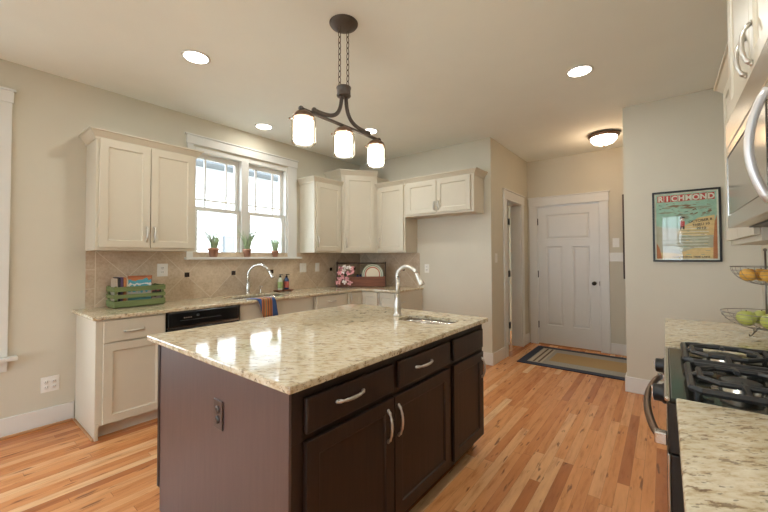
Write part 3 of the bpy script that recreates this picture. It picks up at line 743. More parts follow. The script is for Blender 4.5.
mags = [('magazine', 'turquoise magazine facing out of the crate in front of the brown one', 3.696, .104, .180, .246, [(0, (.1, .3, .36)), (.3, (.06, .05, .05)), (.36, (.55, .5, .45)), (.5, (.10, .36, .44)), (.72, (.75, .72, .68)), (.8, (.08, .33, .42)), (.93, (.5, .18, .08))]),
        ('magazine', 'brown and orange magazine facing out behind the turquoise magazine', 3.735, .112, .190, .258, [(0, (.2, .1, .06)), (.4, (.42, .17, .07)), (.9, (.35, .12, .05))]),
        ('magazine', 'dark magazine showing its black and red cover low behind the slats', 3.690, .290, .075, .150, [(0, (.35, .3, .27)), (.25, (.04, .035, .035)), (.5, (.30, .05, .05)), (.68, (.5, .45, .42)), (.8, (.06, .04, .04))])]
for n, lb, y, x, wd, hg, st in mags:
    r = thing(n, lb, 'magazine', (CX0+x+.003, y, .9275), 0, 'magazines in the green crate')
    MB().box(0, wd, -.003, -.0008, 0, hg).box(0, wd, .0028, .004, 0, hg).build('cover', cover_mat('cover_'+lb[:10].replace(' ', '_'), st), r)
    MB().box(.001, wd-.002, -.0007, .0027, .002, hg-.002).build('pages', MT['white'], r)

# towel over the sink edge
tx0, tx1 = 2.035, 2.245
mb = MB(); rows = [(3.395, .9175), (3.36, .9185), (3.30, .9185), (3.272, .9185), (3.2615, .912), (3.2585, .895), (3.2565, .86), (3.2555, .80), (3.2545, .76), (3.254, .728)]
n = 15; v = []
for j, (y, z) in enumerate(rows):
    for i in range(n):
        u = i/(n-1); wv = .004*math.sin(u*9+j*.3)*min(1, max(0, (j-4)/3)); sh = .075*max(0, j-3.5)/5.5*(1-.45*u)
        sh0 = -.045*max(0, 2-j)/2*(1-u)
        v.append((tx0+(tx1-tx0)*u+sh+sh0, y-abs(wv), z+(.0015*math.sin(u*11) if j < 3 else 0)+(-.012*(1-u) if j == 9 else 0)))
mb.add(v, [(j*n+i, j*n+i+1, (j+1)*n+i+1, (j+1)*n+i) for j in range(len(rows)-1) for i in range(n-1)], 0, True)
BL = (.035, .085, .24); OR = (.50, .18, .05); BR = (.16, .075, .045); GN = (.18, .2, .12)
tm = stripes('striped_towel_cloth', 0, -.12, .12, [(0, BL), (.29, OR), (.35, BR), (.41, OR), (.47, GN), (.52, OR), (.58, BR), (.64, OR), (.70, BR), (.76, OR), (.80, BL)])
to = mb.build('dish_towel', tm, loc=((tx0+tx1)/2, 3.33, .915)); sm = to.modifiers.new('thickness', 'SOLIDIFY'); sm.thickness = .0025; sm.offset = 1
tag(to, 'blue and orange striped dish towel hanging over the sink counter edge', 'towel')

# tray with two soap bottles
tr = thing('wooden_tray', 'small reddish wooden tray under the two soap bottles', 'tray', (2.765, 3.825, .9155))
MB().box(-.125, .125, -.045, .045, .008, .02).build('board', MT['redwood'], tr, bevel=.003)
for sx in (-.1, .1): MB().box(sx-.012, sx+.012, -.04, .04, 0, .0079).build('foot', MT['redwood'], tr)
def bottle(label, loc, c1, c2, cap, h_):
    r = thing('soap_bottle', label, 'bottle', loc)
    MB().lathe([(.027, 0), (.031, .006), (.032, h_*.55), (.028, h_*.66), (.016, h_*.74), (.013, h_*.80)], (0, 0, 0), 20).build('bottle_body', plain('plastic_'+label[:8].replace(' ', '_'), c1, .25), r)
    MB().lathe([(.0322, h_*.12), (.0326, h_*.13), (.0326, h_*.5), (.0322, h_*.51)], (0, 0, 0), 20, capb=False, capt=False).build('paper_label', plain('label_'+label[:8].replace(' ', '_'), c2, .5, var=.35, scale=60), r)
    MB().lathe([(.015, h_*.79), (.015, h_*.86), (.006, h_*.87), (.006, h_*.94), (.012, h_*.945), (.012, h_*.97), (.004, h_*.98)], (0, 0, 0), 14).tube([(0, 0, h_*.955), (.03, -.01, h_*.955), (.036, -.012, h_*.935)], [.006, .0045, .004], 8).build('pump', MT[cap], r)
bottle('pale green soap bottle with black pump, left one on the wooden tray', (2.715, 3.825, .9358), (.62, .66, .52), (.30, .40, .15), 'black', .20)
bottle('blue soap bottle with red label, right one on the wooden tray', (2.815, 3.83, .9358), (.02, .06, .16), (.45, .10, .07), 'black', .20)

# slim chrome dispenser
MB().lathe([(.016, 0), (.016, .01), (.009, .02), (.008, .075), (.011, .08), (.011, .088), (.001, .09)], (0, 0, 0), 14).build('post', MT['chrome'], sp)
MB().tube([(0, 0, .083), (.0, -.03, .088), (.0, -.045, .082)], .005, 8).build('nozzle', MT['chrome'], sp)

# potted plants on the window sill
def plant(label, x, y, R_, H_, gh, seed, herb):
    rnd = random.Random(seed)
    r = thing('potted_plant', label, 'plant', (x, y, WZ0+.0003))
    MB().lathe([(R_*.66, 0), (R_*.90, H_*.76), (R_*1.0, H_*.76), (R_*1.02, H_), (R_*.9, H_), (R_*.86, H_*.86)], (0, 0, 0), 20, capt=False).build('pot', MT['terracotta'], r)
    MB().lathe([(R_*.86, H_*.85), (.001, H_*.9)], (0, 0, 0), 16, capb=False).build('soil', MT['soil'], r)
    mb = MB(); m2 = MB()
    for k in range(70):
        a = rnd.uniform(0, 2*PI); rr = R_*.6*math.sqrt(rnd.random()); ln = gh*rnd.uniform(.55, 1); le = rnd.uniform(.05, .55)*ln
        p0 = Vector((rr*math.cos(a), rr*math.sin(a), H_*.86)); a2 = a+rnd.uniform(-.5, .5)
        dx_, dy_ = math.cos(a2)*le, math.sin(a2)*le*.6
        mb.tube([p0, p0+Vector((dx_*.25, dy_*.25, ln*.5)), p0+Vector((dx_, dy_, ln*.96))], [.0026, .0022, .0005], 4, smooth=False)
    for k in range(herb):
        a = rnd.uniform(-.5, .8) if seed % 2 == 0 else rnd.uniform(2.2, 3.9); ln = gh*rnd.uniform(.8, 1.35); le = rnd.uniform(.3, .75)*ln
        p0 = Vector((0, 0, H_*.86)); tip = p0+Vector((math.cos(a)*le, math.sin(a)*le*.5, ln*.85)); md = p0+Vector((math.cos(a)*le*.3, math.sin(a)*le*.2, ln*.5))
        m2.tube([p0, md, tip], [.0014, .0011, .0006], 4, smooth=False)
        for q in range(9):
            u = rnd.uniform(.35, 1); c = p0*(1-u)**2+md*2*u*(1-u)+tip*u*u
            m2.ball(c+Vector((rnd.uniform(-.008, .008), rnd.uniform(-.006, .006), rnd.uniform(-.006, .006))), .0042, 6, (1, .6, .7))
    mb.build('grass_blades', MT['grass'], r)
    if herb: m2.build('sprigs', MT['herb'], r)
plant('potted grass with grey sprigs, leftmost terracotta pot on window sill', 1.885, 3.868, .057, .098, .235, 3, 16)
plant('potted grass in front of the window post, middle terracotta pot', 2.287, 3.868, .049, .094, .27, 4, 14)
plant('smallest potted grass, rightmost terracotta pot on window sill', 2.668, 3.868, .046, .080, .23, 5, 6)

# wooden caddy across the corner
A_, B_ = Vector((3.635, 3.755)), Vector((4.10, 3.205))
ca = thing('wooden_caddy', 'reddish brown wooden caddy with rail standing across the counter corner', 'caddy', (*((A_+B_)/2), .9155), math.atan2(B_.y-A_.y, B_.x-A_.x))
cl = (B_-A_).length/2
B(-cl+.013, cl-.013, -.060, -.048, .010, .150).build('front_board', MT['redwood'], ca, bevel=.002)
B(-cl+.013, cl-.013, .048, .060, .010, .150).build('back_board', MT['redwood'], ca, bevel=.002)
B(-cl+.013, cl-.013, -.0475, .0475, .004, .016).build('bottom_board', MT['redwood'], ca)
for sx in (-1, 1): B(sx*(cl-.012), sx*cl, -.06, .06, 0, .365).build('end_board', MT['darkwood'], ca, bevel=.003)
MB().tube([(-cl+.012, 0, .345), (cl-.012, 0, .345)], .009, 10).build('rail', MT['darkwood'], ca)
MB().tube([(-cl+.012, .05, .345), (cl-.012, .05, .345)], .006, 8).build('back_rail', MT['darkwood'], ca)
th = ca.rotation_euler.z; Rz = Matrix.Rotation(th, 4, 'Z'); base_c = Vector(ca.location)
def cpt(x, y, z): return base_c+Rz @ Vector((x, y, z))
MT['pinkp'] = plain('pink_petals', (.72, .36, .38), .6, var=.25, scale=40); MT['whitep'] = plain('white_petals', (.80, .72, .68), .6, var=.1, scale=40)
MT['stem'] = plain('stem_green', (.09, .13, .05), .6)
fl = thing('flower_bunch', 'bunch of pink and white flowers spilling over the caddy', 'flowers', tuple(cpt(-.23, -.03, .02)), th)
rnd = random.Random(11)
FC = [(-.075, -.072, .10), (-.03, -.075, .13), (.03, -.072, .10), (-.08, -.04, .19), (-.02, -.05, .21), (.05, -.05, .18), (.10, -.04, .20), (0, -.03, .27), (.06, -.03, .26), (-.06, -.02, .25), (-.10, -.072, .05), (.0, -.075, .06), (.07, -.074, .045), (.10, -.03, .25)]
ms = MB()
for k, (x, y, z) in enumerate(FC):
    mb = MB()
    for q in range(6):
        a = 2*PI*q/6+rnd.random()
        Mx = Matrix.Translation((x, y-.006, z)) @ Matrix.Rotation(rnd.uniform(-.5, .5), 4, 'Z') @ Matrix.Rotation(a, 4, 'Y') @ Matrix.Rotation(.5, 4, 'X')
        mb.ball((0, -.004, .024), .022, 8, (.62, .22, 1.0), M=Mx)
    mb.build('blossom', MT['whitep'] if k in (4, 7, 8, 11) else MT['pinkp'], fl)
    ms.tube([(0, .02, .02), (x*.5, .01, max(z*.55+.02, .16)), (x*.8, y*.6, max(z, .17)), (x, y+.004, z)], .003, 5)
ms.build('stems', MT['stem'], fl)
def rings_mat(name):
    m, t, b = nt_new(name); c = sep(t, objc(t))
    r_ = math_n(t, 'SQRT', math_n(t, 'ADD', math_n(t, 'POWER', c[0], 2), math_n(t, 'POWER', c[1], 2)))
    col = ramp(t, math_n(t, 'DIVIDE', r_, .16), [(0, (.66, .58, .44)), (.60, (.42, .08, .06)), (.69, (.62, .55, .42)), (.76, (.16, .24, .17)), (.84, (.60, .54, .42)), (.92, (.13, .18, .14))], 'CONSTANT')
    t.links.new(col, b.inputs['Base Color']); b.inputs['Roughness'].default_value = .25; return m
pl = MB().lathe([(.001, .006), (.09, .006), (.10, .004), (.158, .020), (.160, .024), (.155, .024), (.10, .010), (.09, .011), (.001, .011)], (0, 0, 0), 40, capb=False, capt=False).build('dinner_plate', rings_mat('ringed_plate_glaze'))
pl.location = cpt(.165, .006, .178); pl.rotation_euler = (math.radians(83), 0, th)
tag(pl, 'round plate with red and green rings standing in the caddy', 'plate')
MT['cobalt'] = plain('cobalt_glaze', (.03, .045, .13), .2)
for k, (x, lb) in enumerate(((-.055, 'small dark blue jar in the caddy beside the flowers'), (-.012, 'small dark blue jar in the caddy beside the plate'))):
    r = thing('small_jar', lb, 'jar', tuple(cpt(x, .0, .0162)))
    MB().lathe([(.018, 0), (.020, .01), (.020, .13), (.013, .15)], (0, 0, 0), 16).build('jar_body', MT['cobalt'], r)
    MB().lathe([(.015, .1501), (.015, .168), (.001, .169)], (0, 0, 0), 16).build('lid', MT['blackhw'], r)

# ------------------------------------------------------------------ range run (front towards +Y)
CYF = -.010
GX0, GX1 = 1.412, 2.195
for nm, lb, x0, x1, yf in (('side_countertop', 'speckled granite countertop nearest the camera, right of the range', .45, GX0-.004, -.021), ('side_countertop', 'short speckled granite countertop on the far side of the range', GX1+.004, 3.165, .004)):
    tag(B(x0, x1, YR+.001, yf, BHt+.0005, .915).build(nm, MT['granite'], bevel=.006), lb, 'countertop')
cabinet('base_cabinet', 'cream base cabinet under the near right countertop', (GX0-.006, CYF-.045, 0), PI, GX0-.006-.47, .58, BHt,
        [('drawer', .03, .45, .711, .872), ('door', .03, .45, .108, .70), ('drawer', .47, .9, .711, .872), ('door', .47, .9, .108, .70)])
cabinet('base_cabinet', 'cream base cabinet under the counter beyond the range', (3.15, CYF-.045, 0), PI, 3.15-GX1-.006, .58, BHt,
        [('drawer', .03, .47, .711, .872, (.25, .79, 'h')), ('door', .03, .47, .108, .70), ('drawer', .49, .92, .711, .872, (.70, .79, 'h')), ('door', .49, .92, .108, .70)])
rg = thing('gas_range', 'black and stainless gas range with iron grates between the right counters', 'stove', ((GX0+GX1)/2, -.32, 0))
OX, OY = (GX0+GX1)/2, -.32
def RB(x0, x1, y0, y1, z0, z1): return MB().box(x0-OX, x1-OX, y0-OY, y1-OY, z0, z1)
RB(GX0, GX1, YR+.01, -.038, .04, .895).build('body', MT['black'], rg)
for xx in (GX0+.03, GX1-.03):
    for yy in (YR+.05, -.08): MB().lathe([(.018, 0), (.018, .0395)], (xx-OX, yy-OY, 0), 12).build('foot', MT['blackhw'], rg)
RB(GX0+.002, GX1-.002, -.0375, -.006, .205, .735).build('oven_door', MT['black'], rg, bevel=.004)
od = RB(GX0+.002, GX1-.002, -.0058, .002, .205, .735).build('door_face', MT['steel'], rg, bevel=.003)
RB(GX0+.10, GX1-.10, .0022, .0035, .30, .60).build('door_window', MT['black'], od)
RB(GX0+.002, GX1-.002, -.0375, -.002, .06, .198).build('storage_drawer', MT['steel'], rg, bevel=.004)
RB(GX0, GX1, -.0375, .0, .74, .895).build('control_panel', MT['black'], rg, bevel=.004)
RB(GX0-.001, GX1+.001, -.008, .007, .8955, .911).build('front_rail', MT['steel'], rg, bevel=.005)
RB(GX0-.001, GX1+.001, YR+.01, -.0085, .8955, .908).build('cooktop', MT['cooktop'], rg, bevel=.004)
for k, x in enumerate((1.65, 2.06)):
    Mk = Matrix.Translation((x-OX, .0003-OY, .848)) @ Matrix.Rotation(-PI/2, 4, 'X')
    ko = MB().lathe([(.034, 0), (.036, .004), (.036, .010), (.031, .014), (.030, .036), (.027, .039), (.001, .0395)], (0, 0, 0), 24, M=Mk).build('knob', MT['blackhw'], rg)
    RB(x-.006, x+.006, .0, .0, .0, .0) if False else MB().box(x-.005-OX, x+.005-OX,   .0400-OY, .045-OY, .828, .868).build('knob_grip', MT['chrome'], ko, bevel=.001)
hp = [(GX0+.03-OX+(GX1-GX0-.06)*i/14, .020+.042*math.sin(PI*i/14)**.7-OY, .772) for i in range(15)]
hd = MB().tube(hp, .0125, 12).build('handle', MT['bronze2'], rg)
for x in (GX0+.03, GX1-.03): RB(x-.016, x+.016, .0005, .034, .752, .790)  .build('handle_mount', MT['steel'], hd, bevel=.004)
# grates and burners
BX = (1.60, 1.99); BYs = (-.185, -.46)
for bx2 in BX:
    for by2 in BYs:
        bo = MB().lathe([(.072, .9082), (.070, .912), (.055, .9135), (.055, .936), (.048, .937)], (bx2-OX, by2-OY, 0), 28).build('burner', MT['chrome'], rg)
        MB().lathe([(.050, .9372), (.050, .944), (.042, .947), (.001, .948)], (bx2-OX, by2-OY, 0), 28).build('burner_cap', MT['blackm'], bo)
ZG = .952
for bx2 in BX:
    mb = MB(); gx = .168; y0, y1 = -.062, -.585
    fr = [(bx2-gx, y0-.02), (bx2-gx+.02, y0), (bx2+gx-.02, y0), (bx2+gx, y0-.02), (bx2+gx, y1+.02), (bx2+gx-.02, y1), (bx2-gx+.02, y1), (bx2-gx, y1+.02)]
    mb.tube([(a-OX, b_-OY, ZG-.012) for a, b_ in fr], .0115, 6, closed=True, smooth=False)
    mb.tube([(bx2-gx-OX, (y0+y1)/2-OY, ZG-.012), (bx2+gx-OX, (y0+y1)/2-OY, ZG-.012)], .0085, 6, smooth=False)
    for a, b_ in ((bx2-gx+.01, y0-.01), (bx2+gx-.01, y0-.01), (bx2-gx+.01, y1+.01), (bx2+gx-.01, y1+.01), (bx2-gx, (y0+y1)/2), (bx2+gx, (y0+y1)/2)):
        mb.tube([(a-OX, b_-OY, .9084), (a-OX, b_-OY, ZG-.012)], .008, 6, smooth=False)
    for by2 in BYs:
        q = .098  # raised collar round the burner with short fingers
        ring = [(bx2-q, by2-q*.55), (bx2-q, by2+q*.55), (bx2-q*.55, by2+q), (bx2+q*.55, by2+q), (bx2+q, by2+q*.55), (bx2+q, by2-q*.55), (bx2+q*.55, by2-q), (bx2-q*.55, by2-q)]
        mb.tube([(a-OX, b_-OY, ZG) for a, b_ in ring], .0095, 6, closed=True, smooth=False)
        yo = y0 if by2 > -.3 else y1; ym = (y0+y1)/2
        for (ax_, ay_, ex, ey) in ((bx2-gx, by2, bx2-q, by2), (bx2+gx, by2, bx2+q, by2), (bx2, yo, bx2, by2+q*(1 if yo > by2 else -1)), (bx2, ym, bx2, by2-q*(1 if yo > by2 else -1))):
            mb.tube([(ax_-OX, ay_-OY, ZG-.012), (ex-OX, ey-OY, ZG), (ex*.65+bx2*.35-OX, ey*.65+by2*.35-OY, ZG+.002)], [.0095, .0095, .0075], 6, smooth=False)
    mb.build('grate', MT['blackm'], rg)

# microwave
mw = thing('microwave', 'stainless over-the-range microwave with a long bowed handle', 'microwave', ((MX0+MX1)/2, -.42, MZ0))
OX, OY = (MX0+MX1)/2, -.42
def WB(x0, x1, y0, y1, z0, z1): return MB().box(x0-OX, x1-OX, y0-OY, y1-OY, z0-MZ0, z1-MZ0)
WB(MX0, MX1, YR+.002, MYF-.026, MZ0+.004, MZ1).build('body', MT['steel'], mw, bevel=.003)
WB(MX0+.03, MX1-.03, YR+.04, MYF-.06, MZ0, MZ0+.0038).build('underside_vent', MT['blackm'], mw)
WB(MX0, MX1, MYF-.0255, MYF, MZ1-.105, MZ1-.002).build('vent_strip', MT['steel'], mw, bevel=.004)
dr = WB(MX0+.115, MX1-.001, MYF-.0255, MYF, MZ0+.002, MZ1-.108).build('door', MT['steel'], mw, bevel=.004)
MT['mwglass'] = plain('smoky_microwave_glass', (.30, .27, .235), .12, .6, var=.02)
WB(MX0+.19, MX1-.055, MYF+.0003, MYF+.003, MZ0+.055, MZ1-.155).build('door_glass', MT['mwglass'], dr, bevel=.001)
WB(MX1-.056, MX1-.050, MYF+.0003, MYF+.005, MZ0+.052, MZ1-.152).build('glass_trim', MT['chrome'], dr)
WB(MX0+.19, MX1-.056, MYF+.0003, MYF+.004, MZ1-.154, MZ1-.149).build('glass_trim', MT['slot'], dr)
WB(MX0+.001, MX0+.113, MYF-.0255, MYF, MZ0+.002, MZ1-.108).build('control_panel', MT['black'], mw, bevel=.003)
hp = []
for i in range(17):
    u = i/16; hp.append((MX0+.15-OX, MYF+.004+.036*math.sin(PI*u)**.8-OY,   .022+.285*u))
MB().tube(hp, .0100, 12).build('handle', MT['pale'], dr)

# fruit basket
fbx, fby = 2.79, -.430
fb = thing('fruit_basket', 'two-tier wire fruit basket standing on the counter beyond the range', 'fruit basket', (fbx, fby, .9153))
def bowl(rt, zt, zb):
    mb = MB(); k = 7
    for i in range(k+1):
        u = i/k; a = u*PI/2; r_ = rt*math.sin(max(a, .16)); z_ = zb+(zt-zb)*(1-math.cos(a))
        mb.tube([(r_*math.cos(2*PI*j/36), r_*math.sin(2*PI*j/36), z_) for j in range(36)],   .0020 if i == k else .0011, 6, closed=True)
    for j in range(14):
        an = 2*PI*j/14
        mb.tube([(rt*math.sin(a)*math.cos(an), rt*math.sin(a)*math.sin(an), zb+(zt-zb)*(1-math.cos(a))) for a in [.02+(PI/2-.02)*q/8 for q in range(9)]], .0010, 5)
    return mb
MT['wire'] = plain('dark_wire', (.26, .235, .21), .35, .9)
bowl(.138, .372, .274).build('upper_bowl', MT['wire'], fb)
bowl(.182, .120, .030).build('lower_bowl', MT['wire'], fb)
MB().tube([(0, 0, .03), (0, 0, .46)], .0045, 8).ball((0, 0, .463), .009, 10).build('pole', MT['wire'], fb)
for k in range(3):
    a = 2*PI*k/3+2.4
    MB().tube([(.06*math.cos(a), .06*math.sin(a), .034), (.085*math.cos(a), .085*math.sin(a), .022), (.10*math.cos(a), .10*math.sin(a), .006), (.115*math.cos(a), .115*math.sin(a), .004), (.12*math.cos(a), .12*math.sin(a), .014)], .003, 6).build('foot', MT['wire'], fb)
def fruit(name, label, cat, p, r_, mat, group, rz, sc=(1, 1, .95)):
    r = thing(name, label, cat, (fbx+p[0], fby+p[1], .9153+p[2]), rz, group)
    MB().lathe([(.001, -.9*r_*sc[2]), (.35*r_, -.97*r_*sc[2]), (.75*r_, -.68*r_*sc[2]), (r_, -.05*r_), (.86*r_, .55*r_*sc[2]), (.45*r_, .90*r_*sc[2]), (.12*r_, .86*r_*sc[2]), (.001, .78*r_*sc[2])], (0, 0, 0), 20, capb=False, capt=False).build('flesh', mat, r)
    MB().tube([(0, 0, .78*r_*sc[2]), (.003, 0, .98*r_*sc[2])], .0025, 6).build('stem', MT['darkwood'], r)
MT['orange'] = plain('orange_peel', (.72, .38, .06), .45, var=.12, scale=60); MT['apple'] = plain('green_apple_skin', (.42, .44, .10), .3, var=.3, scale=14)
for p, lb in (((-.0, .066, .326), 'orange at the left edge of the upper wire bowl'), ((-.066, -.005, .326), 'orange at the near side of the upper wire bowl'), ((.066, .005, .326), 'orange at the far side of the upper wire bowl'), ((.0, -.066, .326), 'orange nearest the wall in the upper wire bowl')):
    fruit('orange', lb, 'fruit', p, .038, MT['orange'], 'oranges in the upper bowl', p[0]*9)
for p, lb in (((.0, .078, .088), 'green apple at the left edge of the lower wire bowl'), ((-.082, -.005, .086), 'green apple at the near side of the lower wire bowl'), ((.082, .005, .086), 'green apple at the far side of the lower wire bowl'), ((.0, -.082, .086), 'green apple beside the wall in the lower wire bowl')):
    fruit('apple', lb, 'fruit', p, .044, MT['apple'], 'apples in the lower bowl', p[0]*9)

# ------------------------------------------------------------------ poster on the far right wall
PW, PH = .484, .662
po = thing('framed_poster', 'black framed poster headed RICHMOND on the beige wall', 'poster', (XF, .083, 1.295), -PI/2)
fw = .016
MB().box(0, PW, -.022, -.001, 0, fw).box(0, PW, -.022, -.001, PH-fw, PH).box(0, fw, -.022, -.001, fw, PH-fw).box(PW-fw, PW, -.022, -.001, fw, PH-fw).build('frame', MT['blackhw'], po, bevel=.002)
def ink(n, c): return plain('ink_'+n, c, .7, var=.10, scale=30)
inks = [ink('paper', (.66, .68, .55)), ink('mint', (.30, .50, .37)), ink('sage', (.28, .33, .23)), ink('ochre', (.66, .49, .22)), ink('red', (.50, .065, .05)), ink('charcoal', (.06, .05, .04)), ink('grey_green', (.44, .43, .31)), ink('brown', (.24, .16, .09)), ink('rust', (.45, .17, .06)), ink('skin', (.55, .38, .24))]
mb = MB(); mb.box(fw, PW-fw, -.006, -.001, fw, PH-fw, 0)
def flat(poly, mi, lift): mb.prism([(x, z) for x, z in poly], -.006-lift*.0003-.0003, -.006-lift*.0003+.00029, mi, axis='y')
a0, a1, b0, b1 = fw+.012, PW-fw-.012, fw+.012, PH-fw-.012
rn = random.Random(5)
flat([(a0, b0), (a1, b0), (a1, b1), (a0, b1)], 1, 1)
flat([(a0, b0), (a1, b0), (a1, .30), (.36, .345), (.26, .355), (.20, .31), (.10, .32), (a0, .34)], 6, 2)
flat([(.17, .26), (.25, .34), (.33, .40), (a1-.015, .42), (a1-.015, .24), (.30, .235)], 3, 3)
flat([(a0, b0), (a1, b0), (a1, .13), (.30, .125), (.18, .075), (a0, .09)], 3, 3)
flat([(a1-.03, b0), (a1, b0), (a1, .42), (a1-.016, .36), (a1-.026, .2)], 8, 4)
flat([(a0, b0), (a0+.04, b0), (a0+.025, .12), (a0, .18)], 8, 4)
for k in range(9):       # rolling bands of hill and leaf in sage and brown
    x = rn.uniform(a0, a1-.14); z_ = rn.uniform(.40, .53); w1 = rn.uniform(.07, .14)
    flat([(x, z_), (x+w1*.4, z_+.012), (x+w1, z_+.004), (x+w1*.6, z_-.010)], 2 if k % 3 else 7, 4)
for k in range(12):
    x = rn.uniform(.26, .40); z_ = rn.uniform(.42, .48); flat([(x, z_), (x+.025, z_+.012), (x+.03, z_+.002), (x+.012, z_-.006)], 7 if k % 2 else 2, 5)
for k in range(13): 
    z_ = .125+.0145*k; flat([(a0+.05+.02*math.sin(k), z_), (a1-.06+.015*math.cos(k*2), z_+.002), (a1-.06, z_+.0065), (a0+.05, z_+.005)], 2 if k % 2 else 0, 4)
for k in range(46):     # brush strokes of leaves and branches over the mint sky
    x = rn.uniform(a0+.01, a1-.05); z_ = rn.uniform(.435, .565); l_ = rn.uniform(.008, .035); t_ = rn.uniform(-.006, .006)
    flat([(x, z_), (x+l_, z_+t_), (x+l_*.9, z_+t_+.004), (x+l_*.2, z_+.005)], (7, 2, 5, 2, 7, 6)[k % 6], 5)
for k in range(40):     # and over the fields below
    x = rn.uniform(a0+.01, a1-.05); z_ = rn.uniform(.06, .33); l_ = rn.uniform(.010, .05)
    flat([(x, z_), (x+l_, z_+rn.uniform(-.004, .004)), (x+l_*.8, z_+.005), (x+l_*.1, z_+.004)], (2, 0, 7, 1, 3)[k % 5], 5)
# little standing figure in red by the middle
flat([(.205, .315), (.235, .315), (.238, .375), (.203, .375)], 4, 6); flat([(.204, .300), (.214, .300), (.216, .330), (.204, .330)], 5, 7); flat([(.224, .300), (.235, .300), (.236, .330), (.222, .330)], 5, 7)
flat([(.210+.0, .378), (.232, .378), (.234, .400), (.221, .408), (.208, .400)], 9, 6); flat([(.200, .402), (.242, .402), (.236, .416), (.206, .416)], 5, 7)
# red blocks behind the heading
nl = 8; bw = (a1-a0-.02)/nl
for k in range(nl):
    x = a0+.01+bw*k; flat([(x+.002, b1-.073), (x+bw-.002, b1-.070-.003*(k % 2)), (x+bw-.003, b1-.010), (x+.003, b1-.012)], 4, 5)
mb.build('print', inks, po)
def text(body, x, z, sz, m_, bold=0, sx=1.0, rot=0, lift=.0094):
    cu = bpy.data.curves.new('lettering', 'FONT'); cu.body = body; cu.size = sz; cu.align_x = 'CENTER'; cu.extrude = .0002; cu.offset = bold
    t_ = bpy.data.objects.new('lettering', cu); COL.objects.link(t_); bpy.context.view_layer.update()
    me = bpy.data.meshes.new_from_object(t_.evaluated_get(bpy.context.evaluated_depsgraph_get())); COL.objects.unlink(t_); bpy.data.objects.remove(t_)
    o = bpy.data.objects.new('lettering', me); me.materials.clear(); me.materials.append(m_); COL.objects.link(o); o.parent = po
    o.matrix_local = Matrix.Translation((x, -lift, z)) @ Matrix.Rotation(rot, 4, 'Y') @ Matrix.Rotation(PI/2, 4, 'X') @ Matrix.Diagonal((sx, 1, 1, 1))
for k, chx in enumerate('RICHMOND'): text(chx, a0+.01+bw*(k+.5), b1-.065, .066, inks[0], .0022, .92)
text('OCTOBER 8', .345, .365, .030, inks[5], .0006, 1.0, -.12); text('THRU 10', .350, .330, .030, inks[5], .0006, 1.0, -.10); text('2010', .350, .296, .030, inks[5], .0006, 1.1)
text('A LISTENING TREE LAKE', .275, b0+.010, .020, inks[5], .0006, 1.2)
for o in po.children:
    if o.name.startswith('lettering'): pass
B(fw, PW-fw, -.0125, -.011, fw, PH-fw).build('glass', MT['posterglass'], po)

# dark framed picture edge on the hall end wall
pf = thing('framed_picture', 'dark wood framed picture at the right edge of the hall end wall', 'picture', (XD, .437, 1.04), -PI/2)
pw2, ph2 = .62, 1.15
MB().box(0, .03, -.03, -.001, 0, ph2).box(pw2-.03, pw2, -.03, -.001, 0, ph2).box(.03, pw2-.03, -.03, -.001, 0, .03).box(.03, pw2-.03, -.03, -.001, ph2-.03, ph2).build('frame', MT['darkwood'], pf, bevel=.002)
B(.03, pw2-.03, -.012, -.001, .03, ph2-.03).build('print', ink('muted', (.28, .22, .15)), pf)

# door mat
MT['navy'] = plain('navy_weave', (.030, .038, .065), .95, var=.2, scale=90, bmp=.4); MT['matgrey'] = plain('grey_weave', (.36, .335, .29), .95, var=.15, scale=90, bmp=.4)
MT['mattan'] = plain('tan_weave', (.42, .28, .13), .95, var=.15, scale=90, bmp=.4); MT['matbrown'] = plain('brown_weave', (.11, .06, .035), .95, var=.15, scale=90); MT['matcream'] = plain('cream_weave', (.52, .45, .35), .95, var=.1, scale=90)
x0, x1, y0, y1 = 4.64, 5.65, -.20, 1.505
mb = MB().box(x0, x1, y0, y1, .0006, .009, 0)
mb.box(x0+.10, x1-.10, y0+.10, y1-.10, .009, .0096, 1)
for k, (c0, c1, mi) in enumerate(((.115, .150, 4), (.160, .178, 3), (.186, .214, 4), (.222, .240, 3), (.248, .268, 4))):
    mb.box(x0+.13, x1-.13, y1-c1, y1-c0, .0096, .0100, mi); mb.box(x0+.13, x1-.13, y0+c0, y0+c1, .0096, .0100, mi)
mb.box(x0+.28, x1-.28, y0+.32, y1-.32, .0096, .0100, 2)
dm = mb.build('door_mat', [MT['navy'], MT['matgrey'], MT['mattan'], MT['matbrown'], MT['matcream']], loc=((x0+x1)/2, (y0+y1)/2, 0))
tag(dm, 'navy bordered mat with striped ends on the wood floor before the hall door', 'door mat')

